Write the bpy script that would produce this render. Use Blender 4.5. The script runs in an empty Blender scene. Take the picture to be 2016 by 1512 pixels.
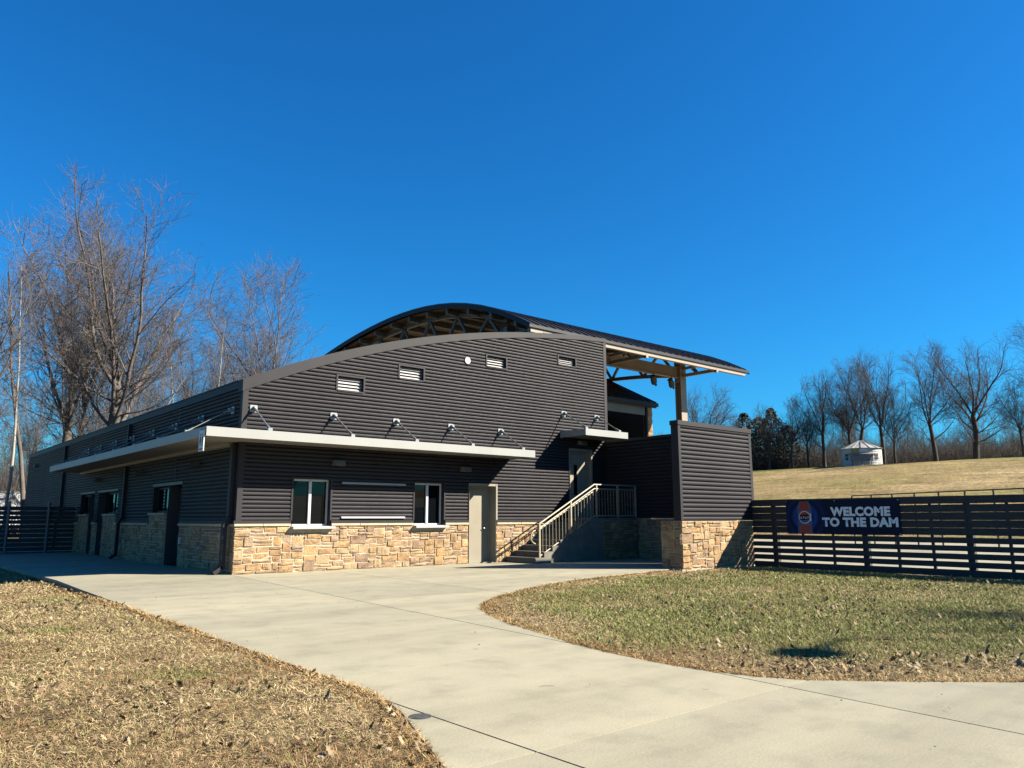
import bpy, bmesh, math, random
import numpy as np
from mathutils import Vector, Matrix
R = math.radians
rng = np.random.default_rng(7)
rnd = random.Random(11)
scene = bpy.context.scene
C = scene.collection

# ------------------------------------------------------------------ camera
CAM = np.array([-7.0051, -18.2128, 1.2759])
PITCH, ROLL, YAW = 0.1734, -0.0014, 0.7065
fw = np.array([math.sin(YAW) * math.cos(PITCH), math.cos(YAW) * math.cos(PITCH), math.sin(PITCH)])
rt0 = np.array([math.cos(YAW), -math.sin(YAW), 0.0])
up0 = np.cross(rt0, fw)
rt = rt0 * math.cos(ROLL) + up0 * math.sin(ROLL)
up = -rt0 * math.sin(ROLL) + up0 * math.cos(ROLL)
cd = bpy.data.cameras.new('camera')
cam = bpy.data.objects.new('camera', cd)
C.objects.link(cam)
m = Matrix.Identity(4)
for i in range(3):
    m[i][0], m[i][1], m[i][2], m[i][3] = rt[i], up[i], -fw[i], CAM[i]
cam.matrix_world = m
cd.sensor_width = 36.0
cd.lens = 1514.0 / 2016.0 * 36.0
cd.clip_start, cd.clip_end = 0.1, 3000.0
scene.camera = cam

# ------------------------------------------------------------------ world, sun, exposure
SUN = Vector((1.05, -1.09, 1.0)).normalized()      # towards the sun
EL = math.asin(SUN.z)
AZ = math.atan2(SUN.x, SUN.y)                       # clockwise from +Y
w = bpy.data.worlds.new('World')
scene.world = w
w.use_nodes = True
nt = w.node_tree
nt.nodes.clear()
sky = nt.nodes.new('ShaderNodeTexSky')
sky.sky_type = 'NISHITA'
sky.sun_disc = False
sky.sun_elevation = EL
sky.sun_rotation = AZ
sky.altitude = 200.0
sky.air_density = 1.15
sky.dust_density = 0.5
sky.ozone_density = 4.0
hs = nt.nodes.new('ShaderNodeHueSaturation')
hs.inputs['Saturation'].default_value = 1.2
hs.inputs['Hue'].default_value = 0.5
bg = nt.nodes.new('ShaderNodeBackground')
bg.inputs['Strength'].default_value = 0.05
wo = nt.nodes.new('ShaderNodeOutputWorld')
nt.links.new(sky.outputs[0], hs.inputs['Color'])
gn = nt.nodes.new('ShaderNodeMix'); gn.data_type = 'RGBA'; gn.blend_type = 'MULTIPLY'
gn.inputs[0].default_value = 1.0
gn.inputs[7].default_value = (0.13, 0.605, 0.87, 1)
nt.links.new(hs.outputs[0], gn.inputs[6])
nt.links.new(gn.outputs[2], bg.inputs['Color'])
nt.links.new(bg.outputs[0], wo.inputs['Surface'])

sd = bpy.data.lights.new('sun', 'SUN')
sd.energy = 5.0
sd.angle = R(0.5)
sd.color = (1.0, 0.92, 0.76)
so = bpy.data.objects.new('sun', sd)
so.rotation_euler = SUN.to_track_quat('Z', 'Y').to_euler()
so.location = (20, -20, 30)
C.objects.link(so)

vs = scene.view_settings
vs.view_transform = 'Standard'
vs.look = 'None'
vs.gamma = 1.0
vs.use_curve_mapping = False
vs.exposure = 1.97
scene.render.engine = 'CYCLES'

# ------------------------------------------------------------------ materials
MATS = {}
ALB = 0.58      # scales most base colours down so shade comes out darker against the sky
def al(c): return tuple(q * ALB for q in c)
def newmat(name):
    mt = bpy.data.materials.new(name)
    mt.use_nodes = True
    MATS[name] = mt
    return mt, mt.node_tree, mt.node_tree.nodes['Principled BSDF']

def ramp(t, stops):
    n = t.nodes.new('ShaderNodeValToRGB')
    cr = n.color_ramp
    while len(cr.elements) < len(stops):
        cr.elements.new(0.5)
    for e, (p, c) in zip(cr.elements, stops):
        e.position = p
        e.color = (*c, 1)
    return n

def noise(t, scale, detail=4, rough=0.55, vec=None, stretch=None):
    n = t.nodes.new('ShaderNodeTexNoise')
    n.inputs['Scale'].default_value = scale
    n.inputs['Detail'].default_value = detail
    n.inputs['Roughness'].default_value = rough
    if vec is None:
        g = t.nodes.new('ShaderNodeNewGeometry')
        vec = g.outputs['Position']
    if stretch:
        mp = t.nodes.new('ShaderNodeMapping')
        mp.inputs['Scale'].default_value = stretch
        t.links.new(vec, mp.inputs['Vector'])
        vec = mp.outputs['Vector']
    t.links.new(vec, n.inputs['Vector'])
    return n

def mixc(t, fac, a, b, mode='MIX'):
    n = t.nodes.new('ShaderNodeMix')
    n.data_type = 'RGBA'
    n.blend_type = mode
    for sock, v in ((n.inputs[0], fac), (n.inputs[6], a), (n.inputs[7], b)):
        if hasattr(v, 'is_output'):
            t.links.new(v, sock)
        elif isinstance(v, (int, float)):
            sock.default_value = v
        else:
            sock.default_value = (*v, 1)
    return n.outputs[2]

def bump(t, b, h, strength=0.3, dist=0.02):
    n = t.nodes.new('ShaderNodeBump')
    n.inputs['Strength'].default_value = strength
    n.inputs['Distance'].default_value = dist
    t.links.new(h, n.inputs['Height'])
    t.links.new(n.outputs[0], b.inputs['Normal'])

def simple(name, col, rough=0.6, metal=0.0, var=0.15, scale=3.0, spec=0.4, stretch=None, bmp=0.0):
    col = al(col)
    mt, t, b = newmat(name)
    n = noise(t, scale, 5, 0.6, stretch=stretch)
    lo = tuple(c * (1 - var) for c in col)
    hi = tuple(min(1, c * (1 + var)) for c in col)
    r = ramp(t, [(0.3, lo), (0.7, hi)])
    t.links.new(n.outputs['Fac'], r.inputs[0])
    t.links.new(r.outputs[0], b.inputs['Base Color'])
    b.inputs['Roughness'].default_value = rough
    b.inputs['Metallic'].default_value = metal
    b.inputs['Specular IOR Level'].default_value = spec
    if bmp:
        n2 = noise(t, scale * 8, 4)
        bump(t, b, n2.outputs['Fac'], bmp, 0.01)
    return mt

def siding_mat(name, col):
    col = al(col)
    mt, t, b = newmat(name)
    n = noise(t, 0.7, 4, 0.6, stretch=(1, 1, 0.6))
    n2 = noise(t, 9.0, 4, 0.65, stretch=(1, 1, 3))
    r = ramp(t, [(0.3, tuple(c * 0.86 for c in col)), (0.7, tuple(c * 1.14 for c in col))])
    t.links.new(n.outputs['Fac'], r.inputs[0])
    r2 = ramp(t, [(0.35, (0.88, 0.88, 0.88)), (0.7, (1.1, 1.09, 1.07))])
    t.links.new(n2.outputs['Fac'], r2.inputs[0])
    c1 = mixc(t, 1.0, r.outputs[0], r2.outputs[0], 'MULTIPLY')
    # odd pale scuffs
    v = noise(t, 2.3, 2, 0.5)
    r3 = ramp(t, [(0.78, (0, 0, 0)), (0.80, (1, 1, 1))])
    t.links.new(v.outputs['Fac'], r3.inputs[0])
    c2 = mixc(t, r3.outputs[0], c1, (0.08, 0.075, 0.075))
    t.links.new(c2, b.inputs['Base Color'])
    rr = ramp(t, [(0.3, (0.5,) * 3), (0.7, (0.65,) * 3)])
    t.links.new(n2.outputs['Fac'], rr.inputs[0])
    t.links.new(rr.outputs[0], b.inputs['Roughness'])
    b.inputs['Specular IOR Level'].default_value = 0.12
    return mt

siding_mat('siding_metal', (0.0365, 0.0335, 0.0395))
simple('trim_metal', (0.033, 0.030, 0.035), 0.55, var=0.1, scale=1.5, spec=0.15)
simple('roof_metal', (0.026, 0.025, 0.030), 0.5, var=0.12, scale=1.0, spec=0.2)
simple('seam_metal', (0.055, 0.052, 0.058), 0.42, var=0.1, scale=1.0)
simple('canopy_metal', (0.325, 0.325, 0.315), 0.5, var=0.06, scale=1.2, stretch=(1, 1, 0.2))
simple('canopy_soffit', (0.30, 0.29, 0.28), 0.6, var=0.1, scale=2)
simple('galvanised', (0.36, 0.375, 0.375), 0.4, 0.6, var=0.15, scale=14)
simple('white_metal', (0.42, 0.42, 0.42), 0.5, var=0.05)
simple('louver_paint', (0.52, 0.49, 0.49), 0.5, var=0.05)
simple('window_frame_paint', (0.62, 0.63, 0.64), 0.45, var=0.05)
simple('sill_stone', (0.62, 0.57, 0.49), 0.8, var=0.12, scale=12)
simple('cap_stone', (0.55, 0.44, 0.30), 0.85, var=0.15, scale=8, bmp=0.3)
simple('door_paint', (0.30, 0.265, 0.20), 0.5, var=0.07, scale=2.2)
simple('door_frame_paint', (0.30, 0.27, 0.22), 0.5, var=0.06)
simple('dark_door_paint', (0.055, 0.055, 0.06), 0.5, var=0.1)
simple('rail_paint', (0.40, 0.35, 0.255), 0.5, var=0.1, scale=6)
simple('tan_steel', (0.31, 0.24, 0.18), 0.55, var=0.1, scale=1.3)
simple('grey_steel', (0.15, 0.147, 0.142), 0.55, var=0.1, scale=1.3)
simple('roof_deck_wood', (0.30, 0.175, 0.09), 0.7, var=0.35, scale=2.0, stretch=(0.25, 4, 4))
simple('black_metal', (0.02, 0.02, 0.022), 0.5, var=0.2)
simple('fence_wood', (0.040, 0.042, 0.046), 0.75, var=0.35, scale=4, stretch=(6, 0.5, 8), bmp=0.3)
simple('fence_post_wood', (0.034, 0.034, 0.036), 0.75, var=0.3, scale=5)
simple('steel_post', (0.16, 0.17, 0.18), 0.45, 0.3, var=0.15)
simple('mortar', (0.50, 0.43, 0.33), 0.95, var=0.12, scale=9)
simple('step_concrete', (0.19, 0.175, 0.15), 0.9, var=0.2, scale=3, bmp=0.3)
simple('dark_joint', (0.045, 0.038, 0.03), 0.95, var=0.4, scale=6)
simple('wall_backing', (0.03, 0.03, 0.032), 0.9)
simple('trailer_paint', (0.75, 0.76, 0.78), 0.35, var=0.03)
simple('dark_stripe', (0.03, 0.04, 0.09), 0.4)
simple('bin_metal', (0.50, 0.50, 0.48), 0.5, 0.0, var=0.08, scale=2)
simple('bin_roof_metal', (0.45, 0.43, 0.40), 0.5, 0.0, var=0.12)
simple('bin_shelf', (0.22, 0.20, 0.20), 0.6)
simple('yellow_board', (0.42, 0.32, 0.09), 0.6)
simple('conifer_needles', (0.052, 0.064, 0.036), 0.8, var=0.6, scale=0.8)
simple('iron_cover', (0.10, 0.10, 0.10), 0.6, 0.3, var=0.3, scale=30)
simple('sign_dark', (0.06, 0.08, 0.12), 0.6)
simple('sign_white', (0.70, 0.71, 0.72), 0.5, var=0.03)
simple('print_white', (1.10, 1.12, 1.15), 0.6, var=0.02)
simple('print_red', (0.40, 0.035, 0.03), 0.5, var=0.05)
simple('print_blue', (0.02, 0.07, 0.40), 0.5, var=0.05)
simple('print_black', (0.01, 0.01, 0.015), 0.5)
simple('print_can', (0.09, 0.12, 0.19), 0.5, var=0.2)

mt, t, b = newmat('window_glass')
b.inputs['Base Color'].default_value = (0.002, 0.003, 0.004, 1)
b.inputs['Roughness'].default_value = 0.02
b.inputs['Specular IOR Level'].default_value = 0.22

def stone_mat(name, island):
    mt, t, b = newmat(name)
    if island:
        g = t.nodes.new('ShaderNodeNewGeometry')
        rv = g.outputs['Random Per Island']
    else:
        g = t.nodes.new('ShaderNodeObjectInfo')
        rv = g.outputs['Random']
    r = ramp(t, [(p_, al(c_)) for p_, c_ in [(0.0, (0.49, 0.325, 0.165)), (0.2, (0.38, 0.235, 0.125)), (0.4, (0.53, 0.385, 0.22)),
                 (0.55, (0.31, 0.21, 0.15)), (0.72, (0.46, 0.29, 0.14)), (0.86, (0.40, 0.29, 0.20)), (1.0, (0.52, 0.36, 0.19))]])
    t.links.new(rv, r.inputs[0])
    n = noise(t, 5.0, 6, 0.65)
    r2 = ramp(t, [(0.26, (0.50, 0.43, 0.40)), (0.5, (1, 1, 1)), (0.72, (1.38, 1.28, 1.12))])
    t.links.new(n.outputs['Fac'], r2.inputs[0])
    c = mixc(t, 1.0, r.outputs[0], r2.outputs[0], 'MULTIPLY')
    n3 = noise(t, 16.0, 5, 0.7)
    r3 = ramp(t, [(0.55, (0, 0, 0)), (0.75, (1, 1, 1))])
    t.links.new(n3.outputs['Fac'], r3.inputs[0])
    c = mixc(t, r3.outputs[0], c, al((0.20, 0.115, 0.07)))
    t.links.new(c, b.inputs['Base Color'])
    b.inputs['Roughness'].default_value = 0.9
    b.inputs['Specular IOR Level'].default_value = 0.2
    n4 = noise(t, 22.0, 6, 0.7)
    bump(t, b, n4.outputs['Fac'], 0.9, 0.04)
    return mt
stone_mat('ledge_stone', False)
stone_mat('ledge_stone_mass', True)

mt, t, b = newmat('concrete')
oi = t.nodes.new('ShaderNodeObjectInfo')
n1 = noise(t, 0.6, 6, 0.65, stretch=(0.22, 1.5, 1))
n2 = noise(t, 2.2, 6, 0.62)
n3 = noise(t, 60.0, 3, 0.6)
r1 = ramp(t, [(0.28, al((0.325, 0.298, 0.222))), (0.5, al((0.405, 0.372, 0.276))), (0.72, al((0.46, 0.425, 0.315)))])
t.links.new(n1.outputs['Fac'], r1.inputs[0])
r2 = ramp(t, [(0.28, (0.80, 0.80, 0.80)), (0.5, (1, 1, 1)), (0.75, (1.08, 1.07, 1.04))])
t.links.new(n2.outputs['Fac'], r2.inputs[0])
c = mixc(t, 1.0, r1.outputs[0], r2.outputs[0], 'MULTIPLY')
r3 = ramp(t, [(0.3, (0.86, 0.86, 0.86)), (0.7, (1.09, 1.09, 1.09))])
t.links.new(n3.outputs['Fac'], r3.inputs[0])
c = mixc(t, 1.0, c, r3.outputs[0], 'MULTIPLY')
r4 = ramp(t, [(0.0, (0.84, 0.85, 0.86)), (0.5, (0.94, 0.94, 0.94)), (1.0, (1.0, 0.99, 0.965))])
t.links.new(oi.outputs['Random'], r4.inputs[0])
c = mixc(t, 1.0, c, r4.outputs[0], 'MULTIPLY')
n5 = noise(t, 3.5, 2, 0.5)
r5 = ramp(t, [(0.735, (0, 0, 0)), (0.755, (1, 1, 1))])
t.links.new(n5.outputs['Fac'], r5.inputs[0])
c = mixc(t, r5.outputs[0], c, al((0.28, 0.255, 0.20)))
t.links.new(c, b.inputs['Base Color'])
b.inputs['Roughness'].default_value = 0.85
b.inputs['Specular IOR Level'].default_value = 0.25
bump(t, b, n3.outputs['Fac'], 0.25, 0.004)

def turf(name, stops, stretch, far):
    mt, t, b = newmat(name)
    n1 = noise(t, 0.16 if not far else 0.07, 5, 0.65, stretch=stretch)
    n2 = noise(t, 1.4 if not far else 0.5, 6, 0.72, stretch=stretch)
    n3 = noise(t, 30.0 if not far else 2.2, 6, 0.8)
    r1 = ramp(t, [(p_, al(c_)) for p_, c_ in stops])
    t.links.new(n1.outputs['Fac'], r1.inputs[0])
    r2 = ramp(t, [(0.32, (0.60, 0.56, 0.52)), (0.5, (1, 1, 1)), (0.68, (1.38, 1.32, 1.24))])
    t.links.new(n2.outputs['Fac'], r2.inputs[0])
    c = mixc(t, 1.0, r1.outputs[0], r2.outputs[0], 'MULTIPLY')
    r3 = ramp(t, [(0.34, (0.40, 0.38, 0.37)), (0.5, (1, 1, 1)), (0.68, (1.6, 1.55, 1.45))])
    t.links.new(n3.outputs['Fac'], r3.inputs[0])
    c = mixc(t, 1.0, c, r3.outputs[0], 'MULTIPLY')
    t.links.new(c, b.inputs['Base Color'])
    b.inputs['Roughness'].default_value = 0.95
    b.inputs['Specular IOR Level'].default_value = 0.1
    bump(t, b, n3.outputs['Fac'], 0.9, 0.06 if not far else 0.25)
turf('lawn_soil', [(0.36, (0.34, 0.25, 0.135)), (0.5, (0.27, 0.205, 0.105)), (0.64, (0.22, 0.195, 0.08))], None, False)
turf('hill_turf', [(0.36, (0.42, 0.32, 0.17)), (0.46, (0.30, 0.225, 0.105)), (0.54, (0.29, 0.25, 0.10)), (0.66, (0.19, 0.185, 0.065))], (1.3, 0.5, 1.0), True)

def attr_mat(name, attr, rough=0.8, transl=0.0):
    mt, t, b = newmat(name)
    a = t.nodes.new('ShaderNodeAttribute')
    a.attribute_name = attr
    t.links.new(a.outputs['Color'], b.inputs['Base Color'])
    b.inputs['Roughness'].default_value = rough
    b.inputs['Specular IOR Level'].default_value = 0.2
    return mt
attr_mat('grass_blade', 'tint')
attr_mat('dry_leaf', 'tint')

def bark(name, lo, hi):
    lo, hi = al(lo), al(hi)
    mt, t, b = newmat(name)
    n = noise(t, 2.5, 5, 0.65, stretch=(1.6, 1.6, 0.4))
    r = ramp(t, [(0.3, lo), (0.7, hi)])
    t.links.new(n.outputs['Fac'], r.inputs[0])
    t.links.new(r.outputs[0], b.inputs['Base Color'])
    b.inputs['Roughness'].default_value = 0.9
    b.inputs['Specular IOR Level'].default_value = 0.15
bark('bark_grey', (0.085, 0.074, 0.065), (0.20, 0.175, 0.155))
bark('bark_pale', (0.26, 0.24, 0.21), (0.46, 0.43, 0.38))
bark('bark_dark', (0.055, 0.047, 0.042), (0.12, 0.10, 0.088))
bark('twig_rosy', (0.115, 0.097, 0.09), (0.19, 0.163, 0.153))
bark('twig_dark', (0.075, 0.062, 0.056), (0.13, 0.11, 0.098))

mt, t, b = newmat('banner_vinyl')
g = t.nodes.new('ShaderNodeTexCoord')
sp = t.nodes.new('ShaderNodeVectorMath'); sp.operation = 'DISTANCE'
t.links.new(g.outputs['Object'], sp.inputs[0]); sp.inputs[1].default_value = (0, 0.55, 0.45)
wv = t.nodes.new('ShaderNodeMath'); wv.operation = 'SINE'
ml = t.nodes.new('ShaderNodeMath'); ml.operation = 'MULTIPLY'; ml.inputs[1].default_value = 26.0
t.links.new(sp.outputs['Value'], ml.inputs[0]); t.links.new(ml.outputs[0], wv.inputs[0])
mr = t.nodes.new('ShaderNodeMapRange')
mr.inputs[1].default_value = 0.22; mr.inputs[2].default_value = 0.62; mr.inputs[3].default_value = 1.0; mr.inputs[4].default_value = 0.0
t.links.new(sp.outputs['Value'], mr.inputs[0])
wr = t.nodes.new('ShaderNodeMapRange'); wr.inputs[1].default_value = -1
t.links.new(wv.outputs[0], wr.inputs[0])
mm = t.nodes.new('ShaderNodeMath'); mm.operation = 'MULTIPLY'
t.links.new(mr.outputs[0], mm.inputs[0]); t.links.new(wr.outputs[0], mm.inputs[1])
c = mixc(t, mm.outputs[0], (0.006, 0.012, 0.032), (0.012, 0.055, 0.26))
t.links.new(c, b.inputs['Base Color'])
b.inputs['Roughness'].default_value = 0.7
b.inputs['Specular IOR Level'].default_value = 0.12

M = MATS
# ------------------------------------------------------------------ helpers
class MB:
    """collects quads/polys into one mesh"""
    def __init__(s): s.v = []; s.f = []
    def poly(s, pts):
        n = len(s.v); s.v += [tuple(p) for p in pts]; s.f.append(tuple(range(n, n + len(pts)))); return s
    def box(s, x0, x1, y0, y1, z0, z1):
        n = len(s.v)
        s.v += [(x0, y0, z0), (x1, y0, z0), (x1, y1, z0), (x0, y1, z0), (x0, y0, z1), (x1, y0, z1), (x1, y1, z1), (x0, y1, z1)]
        for f in ((0, 3, 2, 1), (4, 5, 6, 7), (0, 1, 5, 4), (1, 2, 6, 5), (2, 3, 7, 6), (3, 0, 4, 7)):
            s.f.append(tuple(n + i for i in f))
        return s
    def bar(s, a, b_, w_, h_, upv=(0, 0, 1)):
        a = Vector(a); b_ = Vector(b_); d = (b_ - a).normalized()
        u = Vector(upv)
        if abs(d.dot(u)) > 0.98: u = Vector((1, 0, 0))
        sx = d.cross(u).normalized() * w_ / 2; sy = sx.cross(d).normalized() * h_ / 2
        n = len(s.v)
        for p in (a, b_):
            for q in (-sx - sy, sx - sy, sx + sy, -sx + sy): s.v.append(tuple(p + q))
        for f in ((0, 1, 5, 4), (1, 2, 6, 5), (2, 3, 7, 6), (3, 0, 4, 7), (3, 2, 1, 0), (4, 5, 6, 7)):
            s.f.append(tuple(n + i for i in f))
        return s
    def tube(s, pts, r, k=8, cap=True):
        pts = [Vector(p) for p in pts]
        n0 = len(s.v); N = len(pts)
        rr = r if isinstance(r, (list, tuple)) else [r] * N
        prev = None
        for i, p in enumerate(pts):
            d = (pts[min(i + 1, N - 1)] - pts[max(i - 1, 0)]).normalized()
            if prev is None:
                ref = Vector((0, 0, 1)) if abs(d.z) < 0.9 else Vector((1, 0, 0))
                u = d.cross(ref).normalized()
            else:
                u = (prev - d * prev.dot(d)).normalized()
            prev = u
            v = d.cross(u)
            for j in range(k):
                a = 2 * math.pi * j / k
                s.v.append(tuple(p + (u * math.cos(a) + v * math.sin(a)) * rr[i]))
        for i in range(N - 1):
            for j in range(k):
                s.f.append((n0 + i * k + j, n0 + i * k + (j + 1) % k, n0 + (i + 1) * k + (j + 1) % k, n0 + (i + 1) * k + j))
        if cap:
            s.f.append(tuple(n0 + j for j in range(k))[::-1]); s.f.append(tuple(n0 + (N - 1) * k + j for j in range(k)))
        return s
    def build(s, name, mat, parent=None, smooth=False, bevel=0.0):
        me = bpy.data.meshes.new(name)
        me.from_pydata(s.v, [], s.f)
        if bevel or True:
            bm = bmesh.new(); bm.from_mesh(me)
            bmesh.ops.recalc_face_normals(bm, faces=bm.faces)
            if bevel:
                bmesh.ops.bevel(bm, geom=[e for e in bm.edges if len(e.link_faces) == 2 and e.calc_face_angle(0) > 0.5], offset=bevel, segments=1, affect='EDGES')
            bm.to_mesh(me); bm.free()
        if smooth:
            me.shade_smooth()
        me.materials.append(M[mat])
        return link(name, me, parent)

def link(name, me, parent=None):
    o = bpy.data.objects.new(name, me)
    C.objects.link(o)
    if parent is not None:
        put(o, parent)
    return o
PLOC = {}
def wloc(o):
    l = Vector(o.location)
    return l + (wloc(o.parent) if o.parent else Vector((0, 0, 0)))
def put(o, parent):
    """parent keeping world coordinates (things here are only translated)"""
    o.parent = parent
    o.location = Vector(o.location) - wloc(parent)
def npmesh(name, v, faces, mat, parent=None, smooth=False, tint=None):
    """fast mesh from numpy arrays; faces = list of (N,k) arrays"""
    me = bpy.data.meshes.new(name)
    me.vertices.add(len(v)); me.vertices.foreach_set('co', np.asarray(v, np.float32).ravel())
    li = np.concatenate([f.ravel() for f in faces]).astype(np.int32)
    tot = np.concatenate([np.full(len(f), f.shape[1]) for f in faces]).astype(np.int32)
    st = np.concatenate([[0], np.cumsum(tot)[:-1]]).astype(np.int32)
    me.loops.add(len(li)); me.loops.foreach_set('vertex_index', li)
    me.polygons.add(len(tot)); me.polygons.foreach_set('loop_start', st)
    if tint is not None:
        a = me.color_attributes.new('tint', 'FLOAT_COLOR', 'POINT')
        a.data.foreach_set('color', np.concatenate([tint, np.ones((len(tint), 1))], 1).astype(np.float32).ravel())
    me.update(calc_edges=True)
    if smooth: me.shade_smooth()
    me.materials.append(M[mat])
    return me
def tag(o, label=None, cat=None, group=None, kind=None):
    if label: o['label'] = label
    if cat: o['category'] = cat
    if group: o['group'] = group
    if kind: o['kind'] = kind
    return o
def thing(name, label, cat, loc=(0, 0, 0), group=None):
    o = bpy.data.objects.new(name, None); C.objects.link(o)
    o.location = loc
    o.empty_display_size = 0.3
    return tag(o, label, cat, group)
def box(name, mat, parent, x0, x1, y0, y1, z0, z1, bevel=0.0):
    return MB().box(x0, x1, y0, y1, z0, z1).build(name, mat, parent, bevel=bevel)
def copy_tree(o, parent=None):
    c = o.copy(); C.objects.link(c); c.parent = parent
    for ch in list(o.children): copy_tree(ch, c)
    return c

PITCHR = 0.1
PROF = [(0.0, -0.012), (0.03, 0.016), (0.12, 0.026), (0.30, 0.032), (0.52, 0.033), (0.70, 0.028), (0.80, 0.014), (0.86, -0.012)]
def corrugated(name, mat, parent, fmap, u0, u1, z0, ztop, holes=(), pitch=PITCHR, depth=1.0):
    """ribbed sheet. fmap(u, out, z) -> xyz. ztop: number or function of u. holes: (u0,u1,z0,z1)"""
    mb = MB()
    zt = ztop if callable(ztop) else (lambda u: ztop)
    us = np.linspace(u0, u1, 161)
    tops = np.array([zt(u) for u in us])
    zmax = tops.max()
    rows = []
    z = z0
    while z < zmax:
        for i in range(len(PROF)):
            a = PROF[i]; b_ = PROF[i + 1] if i + 1 < len(PROF) else (1.0, -0.012)
            rows.append((z + a[0] * pitch, a[1] * depth, z + b_[0] * pitch, b_[1] * depth))
        z += pitch
    for za, da, zb, db in rows:
        if zb > zmax + 1e-4: break
        ok = us[tops >= zb - 1e-6]
        if len(ok) == 0: continue
        iv = [(ok[0], ok[-1])]
        for h in holes:
            if zb > h[2] and za < h[3]:
                niv = []
                for a, b_ in iv:
                    if h[1] <= a or h[0] >= b_: niv.append((a, b_)); continue
                    if h[0] > a: niv.append((a, h[0]))
                    if h[1] < b_: niv.append((h[1], b_))
                iv = niv
        for a, b_ in iv:
            mb.poly([fmap(a, da, za), fmap(b_, da, za), fmap(b_, db, zb), fmap(a, db, zb)])
    return mb.build(name, mat, parent)

def ashlar(Wd, Hd, seed, u=0.08, holes=()):
    r = random.Random(seed)
    nc, nr = int(round(Wd / u)), max(1, int(round(Hd / 0.080)))
    ux, uz = Wd / nc, Hd / nr
    occ = [[False] * nr for _ in range(nc)]
    for h in holes:
        for i in range(nc):
            for j in range(nr):
                if h[0] < (i + .5) * ux < h[1] and h[2] < (j + .5) * uz < h[3]: occ[i][j] = True
    out = []
    for j in range(nr):
        for i in range(nc):
            if occ[i][j]: continue
            h = r.choices([1, 2, 3], [0.34, 0.44, 0.22])[0]
            wv_ = r.choice([3, 3, 4, 4, 5, 6]) if h > 1 else r.choice([3, 4, 5, 6, 7])
            h = min(h, nr - j)
            wv_ = min(wv_, nc - i)
            while any(occ[i + a][j + b_] for a in range(wv_) for b_ in range(h)):
                if wv_ > 1 and any(occ[i + wv_ - 1][j + b_] for b_ in range(h)): wv_ -= 1
                elif h > 1: h -= 1
                else: wv_ -= 1
            if wv_ < 2: h = 1
            if wv_ == 2: h = min(h, 2)
            if i + wv_ == nc - 1 and not any(occ[nc - 1][j + b_] for b_ in range(h)): wv_ += 1
            for a in range(wv_):
                for b_ in range(h): occ[i + a][j + b_] = True
            out.append((i * ux, (i + wv_) * ux, j * uz, (j + h) * uz))
    return out
def stone_into(mb, fmap, rect, r, gap=0.0055, proud=0.026):
    a, b_, c_, d_ = rect
    a += gap; b_ -= gap; c_ += gap; d_ -= gap
    n = len(mb.v)
    for (x, z) in ((a, c_), (b_, c_), (b_, d_), (a, d_)): mb.v.append(fmap(x, -0.03, z))
    ch = 0.010
    gx = [a + ch, a + (b_ - a) * r.uniform(.38, .62), b_ - ch]; gz = [c_ + ch, c_ + (d_ - c_) * r.uniform(.38, .62), d_ - ch]
    base = proud * r.uniform(0.35, 1.25)
    for j in range(3):
        for i in range(3):
            dd = base + r.uniform(-0.011, 0.011) + (r.uniform(-0.002, 0.022) if i == 1 and j == 1 else 0)
            mb.v.append(fmap(gx[i] + r.uniform(-.004, .004), dd, gz[j] + r.uniform(-.004, .004)))
    F = lambda *q: mb.f.append(tuple(n + k for k in q))
    g = lambda i, j: 4 + j * 3 + i
    F(0, 1, g(2, 0), g(1, 0), g(0, 0)); F(1, 2, g(2, 2), g(2, 1), g(2, 0)); F(2, 3, g(0, 2), g(1, 2), g(2, 2)); F(3, 0, g(0, 0), g(0, 1), g(0, 2))
    for j in range(2):
        for i in range(2):
            mb.f.append((n + g(i, j), n + g(i + 1, j), n + g(i + 1, j + 1)))
            mb.f.append((n + g(i, j), n + g(i + 1, j + 1), n + g(i, j + 1)))
def stones(parent, fmap, Wd, Hd, seed, holes=(), single=True, u=0.08):
    r = random.Random(seed + 1)
    rects = ashlar(Wd, Hd, seed, u, holes)
    PLOC[parent.name] = PLOC.get(parent.name, 0) + (len(rects) if single else 0)
    if PLOC[parent.name] > 298: single = False
    if single:
        for q in rects:
            mb = MB(); stone_into(mb, fmap, q, r); mb.build('stone', 'ledge_stone', parent)
    else:
        mb = MB()
        for q in rects: stone_into(mb, fmap, q, r)
        o = mb.build('stone', 'ledge_stone_mass', parent); o['kind'] = 'stuff'
    return len(rects)
# ------------------------------------------------------------------ ground, pavement
def sstep(a, b_, x):
    t_ = np.clip((x - a) / (b_ - a), 0, 1); return t_ * t_ * (3 - 2 * t_)
_ns = [(rng.normal(0, 1, 2), rng.uniform(0, 6.28)) for _ in range(24)]
def nz(x, y, f):
    s_ = 0
    for k, (d, p) in enumerate(_ns): s_ = s_ + np.sin((x * d[0] + y * d[1]) * f + p * (1 + k))
    return s_ / math.sqrt(len(_ns)) / 1.0
HC = 8.45
def height(x, y):
    x = np.asarray(x, float); y = np.asarray(y, float)
    z = np.full(x.shape, -0.022) - 0.03 * sstep(3, 9, x)
    z = z - 0.09 * sstep(-7, 1, y) * sstep(-2.5, -3.6, x)
    hill = HC * np.clip((x - 40) / (96 - 40), 0, 1.0) ** 1.05
    hill = np.where(x > 90, hill + 0 - 0.35 * sstep(90, 104, x) - 0.003 * (x - 96) * (x > 96), hill)
    hill = hill * sstep(-120, -60, y) if False else hill
    z = np.where(x > 40, z + hill + 0.10 * nz(x, y, 0.16) * sstep(44, 65, x), z)
    near = (np.abs(x) < 30) & (np.abs(y) < 45)
    z = z + np.where(near, 0.008 * nz(x, y, 2.3), 0)
    return z
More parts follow.
